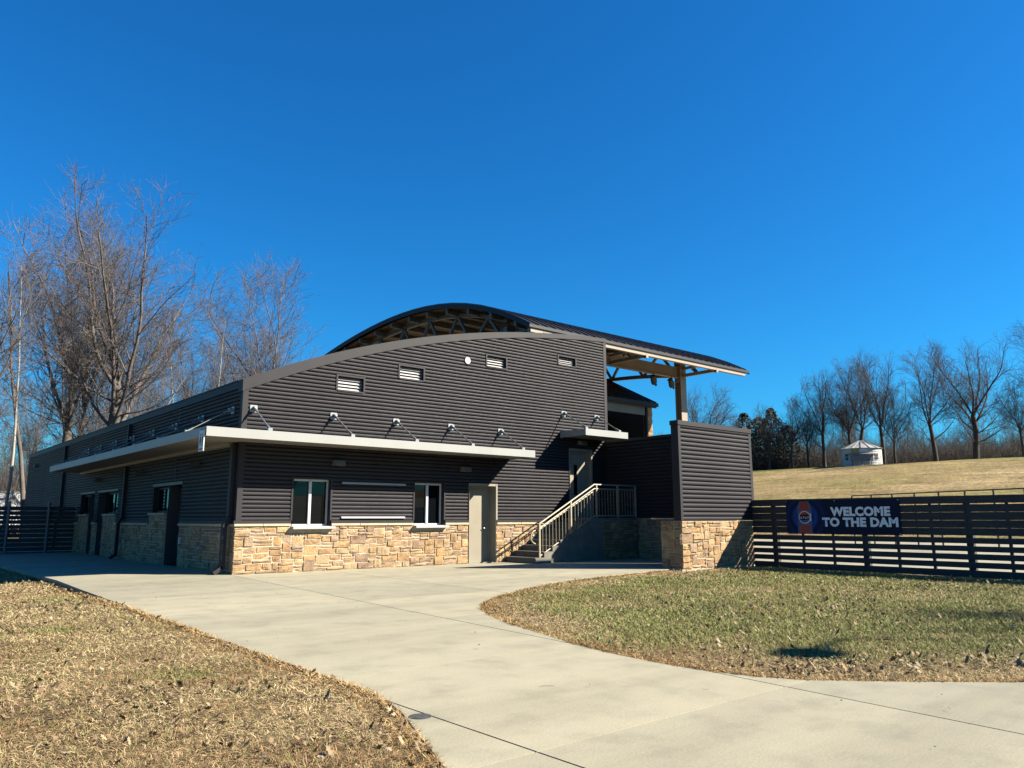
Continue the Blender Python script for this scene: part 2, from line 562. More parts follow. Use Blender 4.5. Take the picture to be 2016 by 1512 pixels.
gxs = np.unique(np.concatenate([np.linspace(-900, -60, 15), np.linspace(-60, -16, 23), np.linspace(-16, 16, 161), np.linspace(16, 130, 115), np.linspace(130, 1200, 20)]))
gys = np.unique(np.concatenate([np.linspace(-800, -60, 13), np.linspace(-60, -20, 21), np.linspace(-20, 12, 161), np.linspace(12, 90, 60), np.linspace(90, 1200, 20)]))
GX, GY = np.meshgrid(gxs, gys)
GV = np.stack([GX.ravel(), GY.ravel(), height(GX.ravel(), GY.ravel())], 1)
nx, ny = len(gxs), len(gys)
ii, jj = np.meshgrid(np.arange(nx - 1), np.arange(ny - 1))
q0 = (jj * nx + ii).ravel()
o = link('ground', npmesh('ground', GV, [np.stack([q0, q0 + 1, q0 + 1 + nx, q0 + nx], 1)], 'lawn_soil', smooth=True))
o.data.materials.append(M['hill_turf'])
o.data.polygons.foreach_set('material_index', (gxs[ii.ravel()] > 28).astype(np.int32))
tag(o, 'winter lawn ground rising to a grassy hill on the right', kind='structure')

LEFT = [(-3.55, 40), (-3.55, 8.09), (-3.45, 0.91), (-3.56, -1.85), (-3.68, -5.58), (-3.75, -8.41), (-3.81, -10.3), (-3.84, -11.36), (-3.85, -12.12), (-3.85, -12.9), (-4.02, -13.56), (-4.26, -14.16), (-4.5, -14.75), (-4.95, -15.6), (-5.6, -16.4), (-6.6, -17.1), (-8.0, -17.55), (-10, -17.7), (-40, -17.7)]
RIGHT = [(40, -19.5), (12, -19.3), (6, -18.6), (3.2, -17.75), (1.5, -16.85), (0.21, -15.98), (-0.42, -15.41), (-0.98, -14.85), (-1.18, -14.52), (-1.29, -14.11), (-1.32, -13.58), (-1.26, -12.92), (-1.14, -12.32), (-0.87, -11.47), (-0.64, -10.68), (-0.32, -9.89), (0.08, -9.16), (0.56, -8.64), (1.33, -8.01), (2.6, -7.26), (4.12, -6.63), (6.36, -5.97), (9.0, -5.5), (9.6, -5.35), (12.7, -5.2), (12.7, 0.02)]
PAVE = LEFT + [(-40, -40), (40, -40)] + RIGHT + [(0.02, 0.02), (0.02, 40)]
def inside(px, py, poly):
    px = np.asarray(px); py = np.asarray(py); c_ = np.zeros(px.shape, bool)
    n = len(poly)
    for i in range(n):
        x0, y0 = poly[i]; x1, y1 = poly[(i + 1) % n]
        if y0 == y1: continue
        k = ((y0 > py) != (y1 > py)) & (px < (x1 - x0) * (py - y0) / (y1 - y0) + x0)
        c_ ^= k
    return c_
def clip(poly, n, d):
    """keep n.p <= d"""
    out = []
    for i in range(len(poly)):
        a = np.array(poly[i]); b_ = np.array(poly[(i + 1) % len(poly)])
        da, db = a @ n - d, b_ @ n - d
        if da <= 0: out.append(tuple(a))
        if (da < 0 < db) or (db < 0 < da):
            out.append(tuple(a + (b_ - a) * da / (da - db)))
    return out
pv = bpy.data.objects.new('pavement', None); C.objects.link(pv)
tag(pv, 'pale concrete drive and apron in front of the building', kind='structure')
from mathutils.geometry import tessellate_polygon
def tris_of(poly):
    return [[poly[k] for k in t_] for t_ in tessellate_polygon([[Vector((x, y, 0)) for x, y in poly]])]
def strip_to_mesh(name, polys, z1, z0, mat, parent):
    """one slab from convex pieces that share edges"""
    bm = bmesh.new()
    for pz in polys:
        vs_ = [bm.verts.new((p[0], p[1], z1)) for p in pz]
        bm.faces.new(vs_)
    bmesh.ops.remove_doubles(bm, verts=bm.verts, dist=2e-4)
    for f in bm.faces:
        f.normal_update()
        if f.normal.z < 0: f.normal_flip()
    if z0 is not None:
        ext = bmesh.ops.extrude_face_region(bm, geom=list(bm.faces))
        for v in [g_ for g_ in ext['geom'] if isinstance(g_, bmesh.types.BMVert)]: v.co.z = z0
        bmesh.ops.recalc_face_normals(bm, faces=bm.faces)
    me = bpy.data.meshes.new(name); bm.to_mesh(me); bm.free()
    me.materials.append(M[mat])
    return link(name, me, parent)
# joint lines: J1 x=-3.86 (old drive edge), J2 right drive edge (slanted), J3 further right; cross joints in y
def line(p, q):
    d = np.array(q, float) - np.array(p, float); n = np.array([d[1], -d[0]]); n /= np.linalg.norm(n)
    return n, float(n @ np.array(p, float))
J2 = line((-0.30, -2.54), (-1.50, -16.48)); J1 = line((-3.84, 0), (-3.95, -16)); J3 = line((2.25, -2.5), (1.80, -9.8))
vl = [J1, J2, J3, line((5.1, 0), (5.1, -5)), line((8.0, 0), (8.0, -5))]
for k, l in enumerate(vl):                          # normals all towards +x
    if l[0][0] < 0: vl[k] = (-l[0], -l[1])
ys = [-40, -17.35, -14.83, -12.30, -9.68, -7.1, -4.55, -1.95, 0.7, 3.3, 5.9, 8.5, 11.1, 13.7, 16.3]
GAP = 0.006
def area(p):
    a = np.array(p); x, y = a[:, 0], a[:, 1]
    return 0.5 * abs(np.dot(x, np.roll(y, -1)) - np.dot(y, np.roll(x, -1)))
def clips(polys, n, d):
    out = []
    for pz in polys:
        q = clip(pz, n, d)
        if len(q) > 2 and area(q) > 1e-6: out.append(q)
    return out
main_poly = [p for p in LEFT[:-1]] + [(-12, -17.7), (-12, -26), (14, -26), (14, -19.4)] + RIGHT[1:] + [(0.02, 0.02), (0.02, 40)]
mtris = tris_of(main_poly)
nslab = 0
cols_ = [mtris]
for (n, d) in vl:
    nxt = []
    for pc in cols_:
        a_, b_ = clips(pc, n, d - GAP * 1.3), clips(pc, -n, -(d + GAP * 1.3))
        nxt += [q for q in (a_, b_) if q]
    cols_ = nxt
for pc in cols_:
    for k in range(len(ys)):
        q = clips(pc, np.array([0., -1.]), -(ys[k] + GAP))
        if k + 1 < len(ys): q = clips(q, np.array([0., 1.]), ys[k + 1] - GAP)
        if sum(area(z_) for z_ in q) < 0.02: continue
        strip_to_mesh('slab', q, 0.0, -0.16, 'concrete', pv); nslab += 1
strip_to_mesh('joint_bed', mtris, -0.005, None, 'dark_joint', pv)
# lit concrete yard behind the plank fence
o = MB().box(13.0, 43.0, -40, 30, -0.2, -0.035).build('seating_apron', 'concrete')
tag(o, 'pale concrete yard seen through the gaps of the dark fence', kind='structure')

# ------------------------------------------------------------------ main building
TOPC = np.array([(-0.05, 4.64), (0.99, 5.06), (1.8, 5.40), (3.42, 6.00), (5.24, 6.47), (7.28, 6.92), (9.13, 7.24), (10.81, 7.43), (12.9, 7.59)])
_tp = np.polyfit(TOPC[:, 0], TOPC[:, 1], 4)
def ztop(u): return float(np.polyval(_tp, u))
CAPZ = 1.15
B = thing('amphitheater_building', 'long charcoal ribbed metal building with curved top, stone base and pale canopy', 'building')
front = lambda u, out, z: (u, -out, z)
left = lambda u, out, z: (-out, u, z)
WIN = [(1.37, 2.38), (4.95, 5.94)]
WZ0, WZ1 = 1.10, 2.27
LV = [(2.42, 3.28, 4.62, 5.05), (4.32, 5.21, 5.16, 5.57), (7.45, 8.31, 5.90, 6.30), (10.51, 11.40, 6.36, 6.70)]
D1 = (6.84, 7.85, 0.0, 2.23); D2 = (11.0, 12.02, 1.30, 3.50)
holes = [(a, b_, 1.0, WZ1) for a, b_ in WIN] + [D1, D2] + LV
corrugated('front_siding', 'siding_metal', B, front, 0.10, 12.78, 1.235, lambda u: ztop(u) - 0.1, holes)
# backing wall (keeps light out)
mb = MB()
us = np.linspace(0.1, 12.8, 60)
for a, b_ in zip(us[:-1], us[1:]):
    pass
def backing(mb, u0, u1, z0, zf): mb.poly([(u0, 0.02, z0), (u1, 0.02, z0), (u1, 0.02, zf(u1)), (u0, 0.02, zf(u0))])
cuts = sorted({0.05, 12.8, *[h[0] for h in holes], *[h[1] for h in holes], *np.linspace(0.5, 12.5, 20).tolist()})
for a, b_ in zip(cuts[:-1], cuts[1:]):
    mid = (a + b_) / 2
    hz = sorted([(h[2], h[3]) for h in holes if h[0] < mid < h[1]])
    zc = 0.0
    for h0, h1 in hz:
        if h0 > zc + 1e-3: mb.poly([(a, .02, zc), (b_, .02, zc), (b_, .02, h0), (a, .02, h0)])
        zc = max(zc, h1)
    mb.poly([(a, .02, zc), (b_, .02, zc), (b_, .02, ztop(b_) - .05), (a, .02, ztop(a) - .05)])
mb.build('front_wall_backing', 'wall_backing', B)
# coping strip along the curve
mb = MB()
us = np.linspace(-0.06, 12.9, 49)
for a, b_ in zip(us[:-1], us[1:]):
    def cp(u): 
        t_ = ztop(u); h = 0.30 - 0.17 * min(1, max(0, (u) / 12.8))
        return [(u, -0.055, t_ - h), (u, -0.055, t_), (u, 0.24, t_), (u, 0.24, t_ - h)]
    A, Q = cp(a), cp(b_)
    for k in range(4): mb.poly([A[k], Q[k], Q[(k + 1) % 4], A[(k + 1) % 4]])
mb.poly(cp(-0.06)); mb.poly(cp(12.9))
mb.build('coping', 'trim_metal', B)
box('corner_trim', 'trim_metal', B, -0.035, 0.10, -0.035, 0.12, 1.2, 4.40)
box('corner_trim', 'trim_metal', B, 12.76, 12.9, -0.04, 0.30, 1.2, 7.46)
# flashing and cap course above the stone base, front
def course(u0, u1):
    box('base_flashing', 'trim_metal', B, u0, u1, -0.065, 0.0, 1.165, 1.24)
    n = max(1, int(round((u1 - u0) / 0.9)))
    for k in range(n):
        a = u0 + (u1 - u0) * k / n; b_ = u0 + (u1 - u0) * (k + 1) / n
        box('stone_cap', 'cap_stone', B, a + .003, b_ - .003, -0.085, 0.0, 1.105, 1.163, 0.006)
for a, b_ in ((-0.085, 1.33), (2.42, 4.91), (5.98, 6.82), (7.88, 12.72)): course(a, b_)
# stones, front
nst = 0
sh = [(1.33 - .0, 2.45, 0.98, 2), (4.92, 6.0, 0.98, 2)]
nst += stones(B, lambda u, o_, z: (u - 0.06, -o_ - 0.03, z), 6.88, 1.10, 3, [(a + .06, b_ + .06, c_, d_) for a, b_, c_, d_ in sh])
nst += stones(B, lambda u, o_, z: (u + 7.87, -o_ - 0.03, z), 2.9, 1.10, 9)
box('mortar_bed', 'mortar', B, -0.05, 6.82, -0.034, 0.0, -0.1, 1.10)
box('mortar_bed', 'mortar', B, 7.88, 12.75, -0.034, 0.0, -0.1, 1.10)
# stones, left facade: nearest bays single, far bays joined
UA = (4.02, 5.25, 6.62)          # door from, door to / window from, window to
UB = (10.72, 12.45, 13.35)
UC = (13.95, 14.75, 16.15)
lholes = [(UA[0], UA[1], 0, 2.22), (UA[1], UA[2], 1.46, 2.22), (UB[0], UB[1], 1.46, 2.22), (UB[1], UB[2], 0, 2.22), (UC[0], UC[1], 0, 2.22), (UC[1], UC[2], 1.46, 2.22)]
lm = lambda u0: (lambda u, o_, z: (-o_ - 0.03, u + u0, z))
nst += stones(B, lm(0.0), 4.0, 1.10, 21)
nst += stones(B, lm(5.27), 1.60, 1.40, 22)
nst += stones(B, lm(6.87), 2.9, 1.10, 23)
stones(B, lm(9.8), 0.92, 1.10, 24, single=False)
stones(B, lm(10.73), 1.72, 1.40, 25, single=False)
stones(B, lm(13.37), 0.58, 1.10, 26, single=False)
stones(B, lm(14.76), 1.45, 1.40, 27, single=False)
stones(B, lm(16.22), 12.7, 1.10, 28, single=False, u=0.12)
print('single stones on building', nst)
for a, b_, zt_ in ((0.0, 4.0, 1.10), (5.26, 6.87, 1.4), (6.87, 10.72, 1.10), (10.72, 12.45, 1.4), (13.36, 13.95, 1.10), (14.76, 16.2, 1.4), (16.2, 29, 1.10)):
    box('mortar_bed', 'mortar', B, -0.034, 0.0, a + .003, b_ - .003, -0.1, zt_)
    box('stone_cap', 'cap_stone', B, -0.095, 0.0, a + .003, b_ - .003, zt_ + .003, zt_ + 0.06, 0.006)
    if zt_ < 1.2: box('base_flashing', 'trim_metal', B, -0.06, 0.0, a + .01, b_ - .01, zt_ + .062, 1.24)
# left facade siding in panels between the vertical joints
js = [0.12, 4.69, 9.95, 14.48, 19.66, 24.42, 29.0]
for a, b_ in zip(js[:-1], js[1:]):
    corrugated('siding_panel', 'siding_metal', B, left, a + 0.03, b_ - 0.03, 1.235, 4.5, lholes)
    box('panel_joint', 'trim_metal', B, -0.030, 0.0, b_ - 0.035, b_ + 0.035, 2.3 if b_ < 15 else 1.24, 4.42)
mb = MB()
for a, b_ in zip(cl := sorted({0.05, 29.0, *[h[0] for h in lholes], *[h[1] for h in lholes]}), cl[1:]):
    mid = (a + b_) / 2
    hz = [(h[2], h[3]) for h in lholes if h[0] < mid < h[1]]
    zc = 0
    for h0, h1 in hz:
        if h0 > 0: mb.poly([(.02, a, 0), (.02, b_, 0), (.02, b_, h0), (.02, a, h0)])
        zc = h1
    mb.poly([(.02, a, zc), (.02, b_, zc), (.02, b_, 4.55), (.02, a, 4.55)])
mb.build('side_wall_backing', 'wall_backing', B)
box('coping', 'trim_metal', B, -0.06, 0.25, 0.243, 29.05, 4.42, 4.60)
box('coping', 'trim_metal', B, -0.075, 0.25, 0.243, 29.06, 4.603, 4.635)
# openings on the left facade
def opening(win, door):
    for (a, b_) in (win,):
        f = MB()
        for (y0, y1, z0, z1) in ((a, a + .05, 1.47, 2.2), (b_ - .05, b_, 1.47, 2.2), (a + .05, b_ - .05, 2.15, 2.2), (a + .05, b_ - .05, 1.47, 1.52), ((a + b_) / 2 - .025, (a + b_) / 2 + .025, 1.52, 2.15)):
            f.box(0.10, 0.16, y0, y1, z0, z1)
        wf = f.build('window', 'trim_metal', B)
        MB().poly([(0.13, a + .05, 1.52), (0.13, b_ - .05, 1.52), (0.13, b_ - .05, 2.15), (0.13, a + .05, 2.15)]).build('pane', 'window_glass', wf)
        MB().box(0.0, 0.3, a, a + .004, 1.47, 2.22).box(0.0, 0.3, b_ - .004, b_, 1.47, 2.22).box(0.0, 0.3, a, b_, 2.222, 2.23).build('reveal', 'trim_metal', wf)
    a, b_ = door
    f = MB().box(0.30, 0.36, a, a + .06, 0, 2.2).box(0.30, 0.36, b_ - .06, b_, 0, 2.2).box(0.30, 0.36, a + .06, b_ - .06, 2.14, 2.2)
    f.box(0.0, 0.30, b_ - .004, b_, 0, 2.22).box(0.0, 0.30, a, a + .004, 0, 2.22)
    df = f.build('door', 'dark_door_paint', B)
    box('door_leaf', 'dark_door_paint', df, 0.32, 0.35, a + .06, b_ - .06, 0.01, 2.14)
    MB().tube([(0.315, a + .16, 1.0), (0.25, a + .16, 1.0), (0.25, a + .28, 1.0)], 0.011, 6).build('handle', 'galvanised', df)
    lo, hi = min(win[0], door[0]), max(win[1], door[1])
    box('header_trim', 'grey_steel', B, -0.05, 0.0, lo - .06, hi + .06, 2.235, 2.31)
opening((UA[1], UA[2]), (UA[0], UA[1])); opening((UB[0], UB[1]), (UB[1], UB[2])); opening((UC[1], UC[2]), (UC[0], UC[1]))
# downspouts
def downspout(y, ztp):
    MB().box(-0.13, -0.035, y - .05, y + .05, 1.32, ztp).bar((-0.082, y, 1.33), (-0.19, y, 1.15), .10, .095, (1, 0, 0)).box(-0.24, -0.145, y - .05, y + .05, 0.12, 1.16).bar((-.19, y, .14), (-.36, y, .03), .1, .09, (1, 0, 0)).build('downspout', 'trim_metal', B)
for y in (9.7, 19.7): downspout(y, 4.42)
MB().box(-0.14, -0.04, 0.16, 0.30, 1.32, 3.05).bar((-0.09, .23, 1.33), (-0.20, .23, 1.13), .14, .10, (1, 0, 0)).box(-0.25, -0.15, 0.16, 0.30, 0.14, 1.14).bar((-.20, .23, .16), (-.40, .23, .03), .14, .09, (1, 0, 0)).build('downspout', 'trim_metal', B)
# front windows
for a, b_ in WIN:
    f = MB(); Y0, Y1 = 0.10, 0.16
    z0, z1 = WZ0, WZ1
    f.box(a, a + .045, Y0, Y1, z0, z1).box(b_ - .045, b_, Y0, Y1, z0, z1).box(a + .045, b_ - .045, Y0, Y1, z1 - .05, z1).box(a + .045, b_ - .045, Y0, Y1, z0, z0 + .05)
    wf = f.build('window', 'window_frame_paint', B)
    c0 = (a + b_) / 2
    box('mullion', 'window_frame_paint', wf, c0 - .035, c0 + .035, Y0 - .02, Y1 - .01, z0 + .052, z1 - .052)
    for p0, p1 in ((a + .045, c0 - .035), (c0 + .035, b_ - .045)):
        MB().poly([(p0, .13, z0 + .05), (p1, .13, z0 + .05), (p1, .13, z1 - .05), (p0, .13, z1 - .05)]).build('pane', 'window_glass', wf)
    MB().box(a - .004, a, -.03, .3, z0, z1).box(b_, b_ + .004, -.03, .3, z0, z1).box(a, b_, -.03, .3, z1 + .001, z1 + .006).build('reveal', 'trim_metal', wf)
    MB().box(a - .05, a - .004, -.045, 0, 1.24, z1 + .04).box(b_ + .004, b_ + .05, -.045, 0, 1.24, z1 + .04).box(a - .004, b_ + .004, -.045, 0, z1 + .006, z1 + .04).build('casing', 'trim_metal', wf)
    MB().box(a - .04, b_ + .10, -.20, .12, 1.025, 1.095).build('sill', 'white_metal', wf, bevel=0.008)
# front doors
def front_door(d, depth, lite):
    a, b_, z0, z1 = d
    f = MB().box(a, a + .06, depth - .04, depth + .06, z0, z1).box(b_ - .06, b_, depth - .04, depth + .06, z0, z1).box(a + .06, b_ - .06, depth - .04, depth + .06, z1 - .06, z1)
    df = f.build('door', 'door_frame_paint', B)
    lf = box('door_leaf', 'door_paint', df, a + .062, b_ - .062, depth, depth + .045, z0 + .012, z1 - .062)
    MB().box(a - .006, a, -.06, depth + .06, z0, z1 + .02).box(b_, b_ + .006, -.06, depth + .06, z0, z1 + .02).box(a, b_, -.03, depth + .06, z1 + .002, z1 + .01).build('reveal', 'door_frame_paint', df)
    MB().box(b_ + .006, b_ + .06, -.06, 0, max(z0, 1.24), z1 + .08).box(a - .006, b_ + .006, -.05, 0, z1 + .012, z1 + .08).build('casing', 'door_frame_paint', df)
    box('threshold', 'galvanised', df, a + .0, b_, -0.02, depth, z0 - .02 if z0 < 1 else z0 - .015, z0 + .012)
    hb = MB().tube([(b_ - .16, depth - .005, z0 + 1.0), (b_ - .16, depth - .07, z0 + 1.0), (b_ - .28, depth - .07, z0 + 1.0)], 0.012, 6)
    hb.build('handle', 'galvanised', df)
    for hz_ in (0.25, 1.05, 1.85):
        MB().tube([(a + .062, depth - .008, z0 + hz_), (a + .062, depth - .008, z0 + hz_ + .11)], .010, 6).build('hinge', 'galvanised', df)
    if lite:
        box('vision_glass', 'window_glass', df, a + .33, a + .47, depth - .012, depth - .002, z0 + .75, z0 + 1.75)
        box('sign_plate', 'white_metal', df, a + .12, a + .22, depth - .008, depth - .001, z0 + .62, z0 + .76)
front_door(D1, 0.26, False); front_door(D2, 0.10, True)
# louvres
for (a, b_, z0, z1) in LV:
    f = MB().box(a, a + .05, -.05, .16, z0, z1).box(b_ - .05, b_, -.05, .16, z0, z1).box(a + .05, b_ - .05, -.05, .16, z1 - .045, z1).box(a + .05, b_ - .05, -.05, .02, z0 - .02, z0 + .02)
    f.poly([(a, .16, z0), (b_, .16, z0), (b_, .16, z1), (a, .16, z1)])
    lf = f.build('louver', 'trim_metal', B)
    n = 4
    for k in range(n):
        zc = z0 + .03 + (z1 - z0 - .09) * (k + .1) / n
        hh = (z1 - z0 - .09) / n
        mb = MB(); mb.poly([(a + .05, 0.03, zc), (b_ - .05, 0.03, zc), (b_ - .05, .10, zc + hh * .95), (a + .05, .10, zc + hh * .95)])
        mb.poly([(a + .05, .036, zc - .004), (b_ - .05, .036, zc - .004), (b_ - .05, .106, zc + hh * .95 - .004), (a + .05, .106, zc + hh * .95 - .004)])
        mb.build('slat', 'louver_paint', lf)
mb = MB().tube([(6.74, -.03, 5.98), (6.74, -.06, 5.98)], .105, 20); mb.build('round_vent_cover', 'white_metal', B)
# wall lights (wedge packs)
def wall_light(mb, o_, ax, z):
    pts = [(-.17, 0, -.07), (.17, 0, -.07), (.17, 0, .07), (-.17, 0, .07), (-.12, .20, -.07), (.12, .20, -.07), (.14, .13, .07), (-.14, .13, .07)]
    n = len(mb.v)
    for x, d, zz in pts:
        mb.v.append((o_ + x, -d - .02, z + zz) if ax == 0 else (-d - .02, o_ + x, z + zz))
    for f in ((0, 1, 5, 4), (4, 5, 6, 7), (7, 6, 2, 3), (0, 4, 7, 3), (1, 2, 6, 5)): mb.f.append(tuple(n + k for k in f))
    return mb
for x, z in ((2.57, 2.70), (6.69, 2.70), (11.58, 3.78)): wall_light(MB(), x, 0, z).build('wall_light', 'grey_steel', B)
for y, z in ((2.9, 2.72), (8.1, 2.72), (13.5, 2.72), (26.4, 3.9)): wall_light(MB(), y, 1, z).build('wall_light', 'black_metal', B)
# menu board rails
for z in (2.175, 1.29):
    MB().box(2.70, 4.63, -.06, -.026, z, z + .05).box(2.70, 4.63, -.085, -.06, z, z + .018).build('board_rail', 'white_metal', B)
# small wall fittings on the left facade
box('outlet_box', 'sign_white', B, -.10, -.055, 3.72, 3.80, .62, .80)
MB().tube([(-.06, 2.0, .60), (-.14, 2.0, .60), (-.17, 2.0, .53)], .025, 8).build('hose_bib', 'galvanised', B)
MB().tube([(-.06, 9.0, .60), (-.14, 9.0, .60), (-.17, 9.0, .53)], .025, 8).build('hose_bib', 'galvanised', B)
# main canopy: two legs round the corner
CZ0, CZ1 = 3.07, 3.28
cn = MB()
cn.box(-1.24, 8.42, -1.20, -1.16, CZ0, CZ1).box(-1.24, -1.20, -1.16, 16.0, CZ0, CZ1).box(8.38, 8.42, -1.16, -.03, CZ0, CZ1).box(-1.20, -.03, 15.96, 16.0, CZ0, CZ1)
cn.poly([(-1.2, -1.16, CZ1 - .02), (8.38, -1.16, CZ1 - .02), (8.38, -.03, CZ1 - .02), (-1.2, -.03, CZ1 - .02)])
cn.poly([(-1.2, -.03, CZ1 - .02), (-.03, -.03, CZ1 - .02), (-.03, 15.96, CZ1 - .02), (-1.2, 15.96, CZ1 - .02)])
CN = cn.build('canopy', 'canopy_metal', B)
mb = MB()
mb.box(-1.20, 8.38, -1.16, -.031, CZ0 + .03, CZ0 + .05); mb.box(-1.20, -.031, -.029, 15.96, CZ0 + .03, CZ0 + .05)
mb.build('soffit', 'canopy_soffit', CN)
mb = MB().box(-.20, -.031, 0.35, 15.9, CZ0 - .06, CZ0 + .028)
mb.build('ledger_beam', 'canopy_metal', CN)
def hanger(p, q, cnp, ax):
    rs = .017 if ax == 0 else .010
    (x, y, z) = p
    br = MB()
    if ax == 0: br.box(x - .09, x + .09, -.05, -.026, z - .09, z + .09).box(x - .02, x + .06, -.14, -.05, z - .05, z + .05)
    else: br.box(-.05, -.026, y - .09, y + .09, z - .09, z + .09).box(-.14, -.05, y - .02, y + .06, z - .05, z + .05)
    hb = br.build('hanger_bracket', 'galvanised', cnp)
    rd = MB().tube([p, q], rs, 8)
    d = (Vector(q) - Vector(p)).normalized()
    for end, s_ in ((Vector(p), 1), (Vector(q), -1)): rd.tube([end, end + d * .16 * s_], rs * 1.9, 8)
    rd.box(q[0] - .05, q[0] + .05, q[1] - .04, q[1] + .04, q[2] - .07, q[2] + .02)
    rd.build('hanger_rod', 'galvanised', cnp)
for x in (0.21, 2.35, 4.25, 6.12, 8.0):
    hanger((x + .03, -.12, 3.92), (x + .02, -1.10, 3.33), CN, 0)
for y in (0.55, 2.7, 4.9, 7.1, 9.3, 11.5, 13.7, 15.6):
    hanger((-.12, y, 3.92), (-1.10, y, 3.33), CN, 1)
# upper canopy over the landing door
U0, U1, V0, V1, UY = 10.60, 12.62, 3.90, 4.11, -1.20
uc = MB().box(U0, U1, UY, UY + .04, V0, V1).box(U0, U0 + .04, UY + .04, -.03, V0, V1).box(U1 - .04, U1, UY + .04, -.03, V0, V1)
uc.poly([(U0, UY, V1 - .02), (U1, UY, V1 - .02), (U1, -.03, V1 - .02), (U0, -.03, V1 - .02)])
UC_ = uc.build('door_canopy', 'canopy_metal', B)
box('soffit', 'canopy_soffit', UC_, U0 + .04, U1 - .04, UY + .04, -.03, V0 + .03, V0 + .05)
for x in (10.72, 12.30): hanger((x + .03, -.12, 4.71), (x + .02, -1.08, 4.16), UC_, 0)
# roof sheet of the main building, curved like the front
mb = MB()
us = np.linspace(0.2, 12.6, 22)
for a, b_ in zip(us[:-1], us[1:]):
    mb.poly([(a, .2, ztop(a) - .12), (b_, .2, ztop(b_) - .12), (b_, 3.4 if b_ > 9 else 29, ztop(b_) - .12), (a, 3.4 if b_ > 9 else 29, ztop(a) - .12)])
mb.build('roof', 'roof_metal', B)
mb = MB()
mb.poly([(12.8, .25, 0), (12.8, 4, 0), (12.8, 4, 7.3), (12.8, .25, 7.4)])
mb.poly([(0, 29, 0), (9, 29, 0), (9, 29, 7), (0, 29, 4.5)]); mb.poly([(9, 3.4, 0), (9, 29, 0), (9, 29, 7.1), (9, 3.4, 7.1)])
mb.build('rear_wall', 'siding_metal', B)

# restroom sign hanging at the canopy corner
S = thing('restroom_sign', 'small white restroom sign hanging below the canopy corner', 'sign', (-1.26, -1.0, 2.8))
mb = MB().box(-1.275, -1.255, -1.16, -.86, 2.74, 3.20); mb.build('sign_plate', 'sign_white', S)
def sg(pts): MB().poly([(-1.2765, y, z) for y, z in pts]).build('pictogram', 'sign_dark', S)
for yc, skirt in ((-1.08, False), (-.95, True)):
    sg([(yc + .028 * math.cos(a), 3.10 + .028 * math.sin(a)) for a in np.linspace(0, 6.28, 12)[:-1]])
    if skirt: sg([(yc - .025, 3.06), (yc + .025, 3.06), (yc + .055, 2.93), (yc + .02, 2.93), (yc + .02, 2.85), (yc - .02, 2.85), (yc - .02, 2.93), (yc - .055, 2.93)])
    else: sg([(yc - .045, 3.06), (yc + .045, 3.06), (yc + .04, 2.94), (yc + .025, 2.94), (yc + .025, 2.85), (yc - .025, 2.85), (yc - .025, 2.94), (yc - .04, 2.94)])
sg([(-1.13, 2.77), (-.89, 2.77), (-.89, 2.80), (-1.13, 2.80)])
MB().tube([(-1.265, -1.1, 3.19), (-1.22, -1.1, 3.27)], .006, 5).tube([(-1.265, -.92, 3.19), (-1.22, -.92, 3.27)], .006, 5).build('hook', 'galvanised', S)

# ------------------------------------------------------------------ stage roof
ARCH = np.array([(0.5, 7.74), (1.6, 8.30), (3.3, 8.97), (5.55, 9.51), (8.1, 9.72), (10.3, 9.71), (12.3, 9.53), (15.2, 9.12), (18.5, 8.40)])
_ap = np.polyfit(ARCH[:, 0], ARCH[:, 1], 5)
def za(y): return float(np.polyval(_ap, y))
X0, X1, YE, YF = 9.75, 22.85, 0.5, 18.5
SR = thing('stage_roof', 'arched dark metal stage roof on tan steel trusses with a wooden underside', 'stage roof', (20.5, 2.5, 0))
yy = np.linspace(YE, YF, 41)
mb = MB()
for a, b_ in zip(yy[:-1], yy[1:]):
    mb.poly([(X0, a, za(a)), (X1, a, za(a)), (X1, b_, za(b_)), (X0, b_, za(b_))])
    for X in (X0, X1):
        mb.poly([(X, a, za(a)), (X, b_, za(b_)), (X, b_, za(b_) - .17), (X, a, za(a) - .17)])
mb.poly([(X0, YE, za(YE)), (X1, YE, za(YE)), (X1, YE, za(YE) - .1), (X0, YE, za(YE) - .1)])
mb.build('roof_sheet', 'roof_metal', SR)
k = 0
x = X0 + .04
while x < X1:
    mb = MB()
    for a, b_ in zip(yy[:-1:2], yy[2::2]): mb.bar((x, a, za(a) + .022), (x, b_, za(b_) + .022), .03, .05)
    mb.build('standing_seam', 'seam_metal', SR); x += 0.40
# wooden deck boards on the underside
yb = np.linspace(YE + .15, YF - .1, 31)
for i, (a, b_) in enumerate(zip(yb[:-1], yb[1:])):
    a2, b2 = a + .012, b_ - .012
    mb = MB(); mb.bar((X0 + .25, (a2 + b2) / 2, (za(a2) + za(b2)) / 2 - .13), (X1 - .25, (a2 + b2) / 2, (za(a2) + za(b2)) / 2 - .13), b2 - a2, .05, (0, -(za(b2) - za(a2)) / (b2 - a2), 1))
    mb.build('deck_board', 'roof_deck_wood', SR)
# purlins
for y in np.linspace(YE + .9, YF - .8, 13):
    MB().box(X0 + .12, X1 - .2, y - .06, y + .06, za(y) - .37, za(y) - .175).build('purlin', 'grey_steel', SR)
box('eave_beam', 'tan_steel', SR, X0 + .1, X1 - .25, YE + .06, YE + .22, 7.49, 7.66)
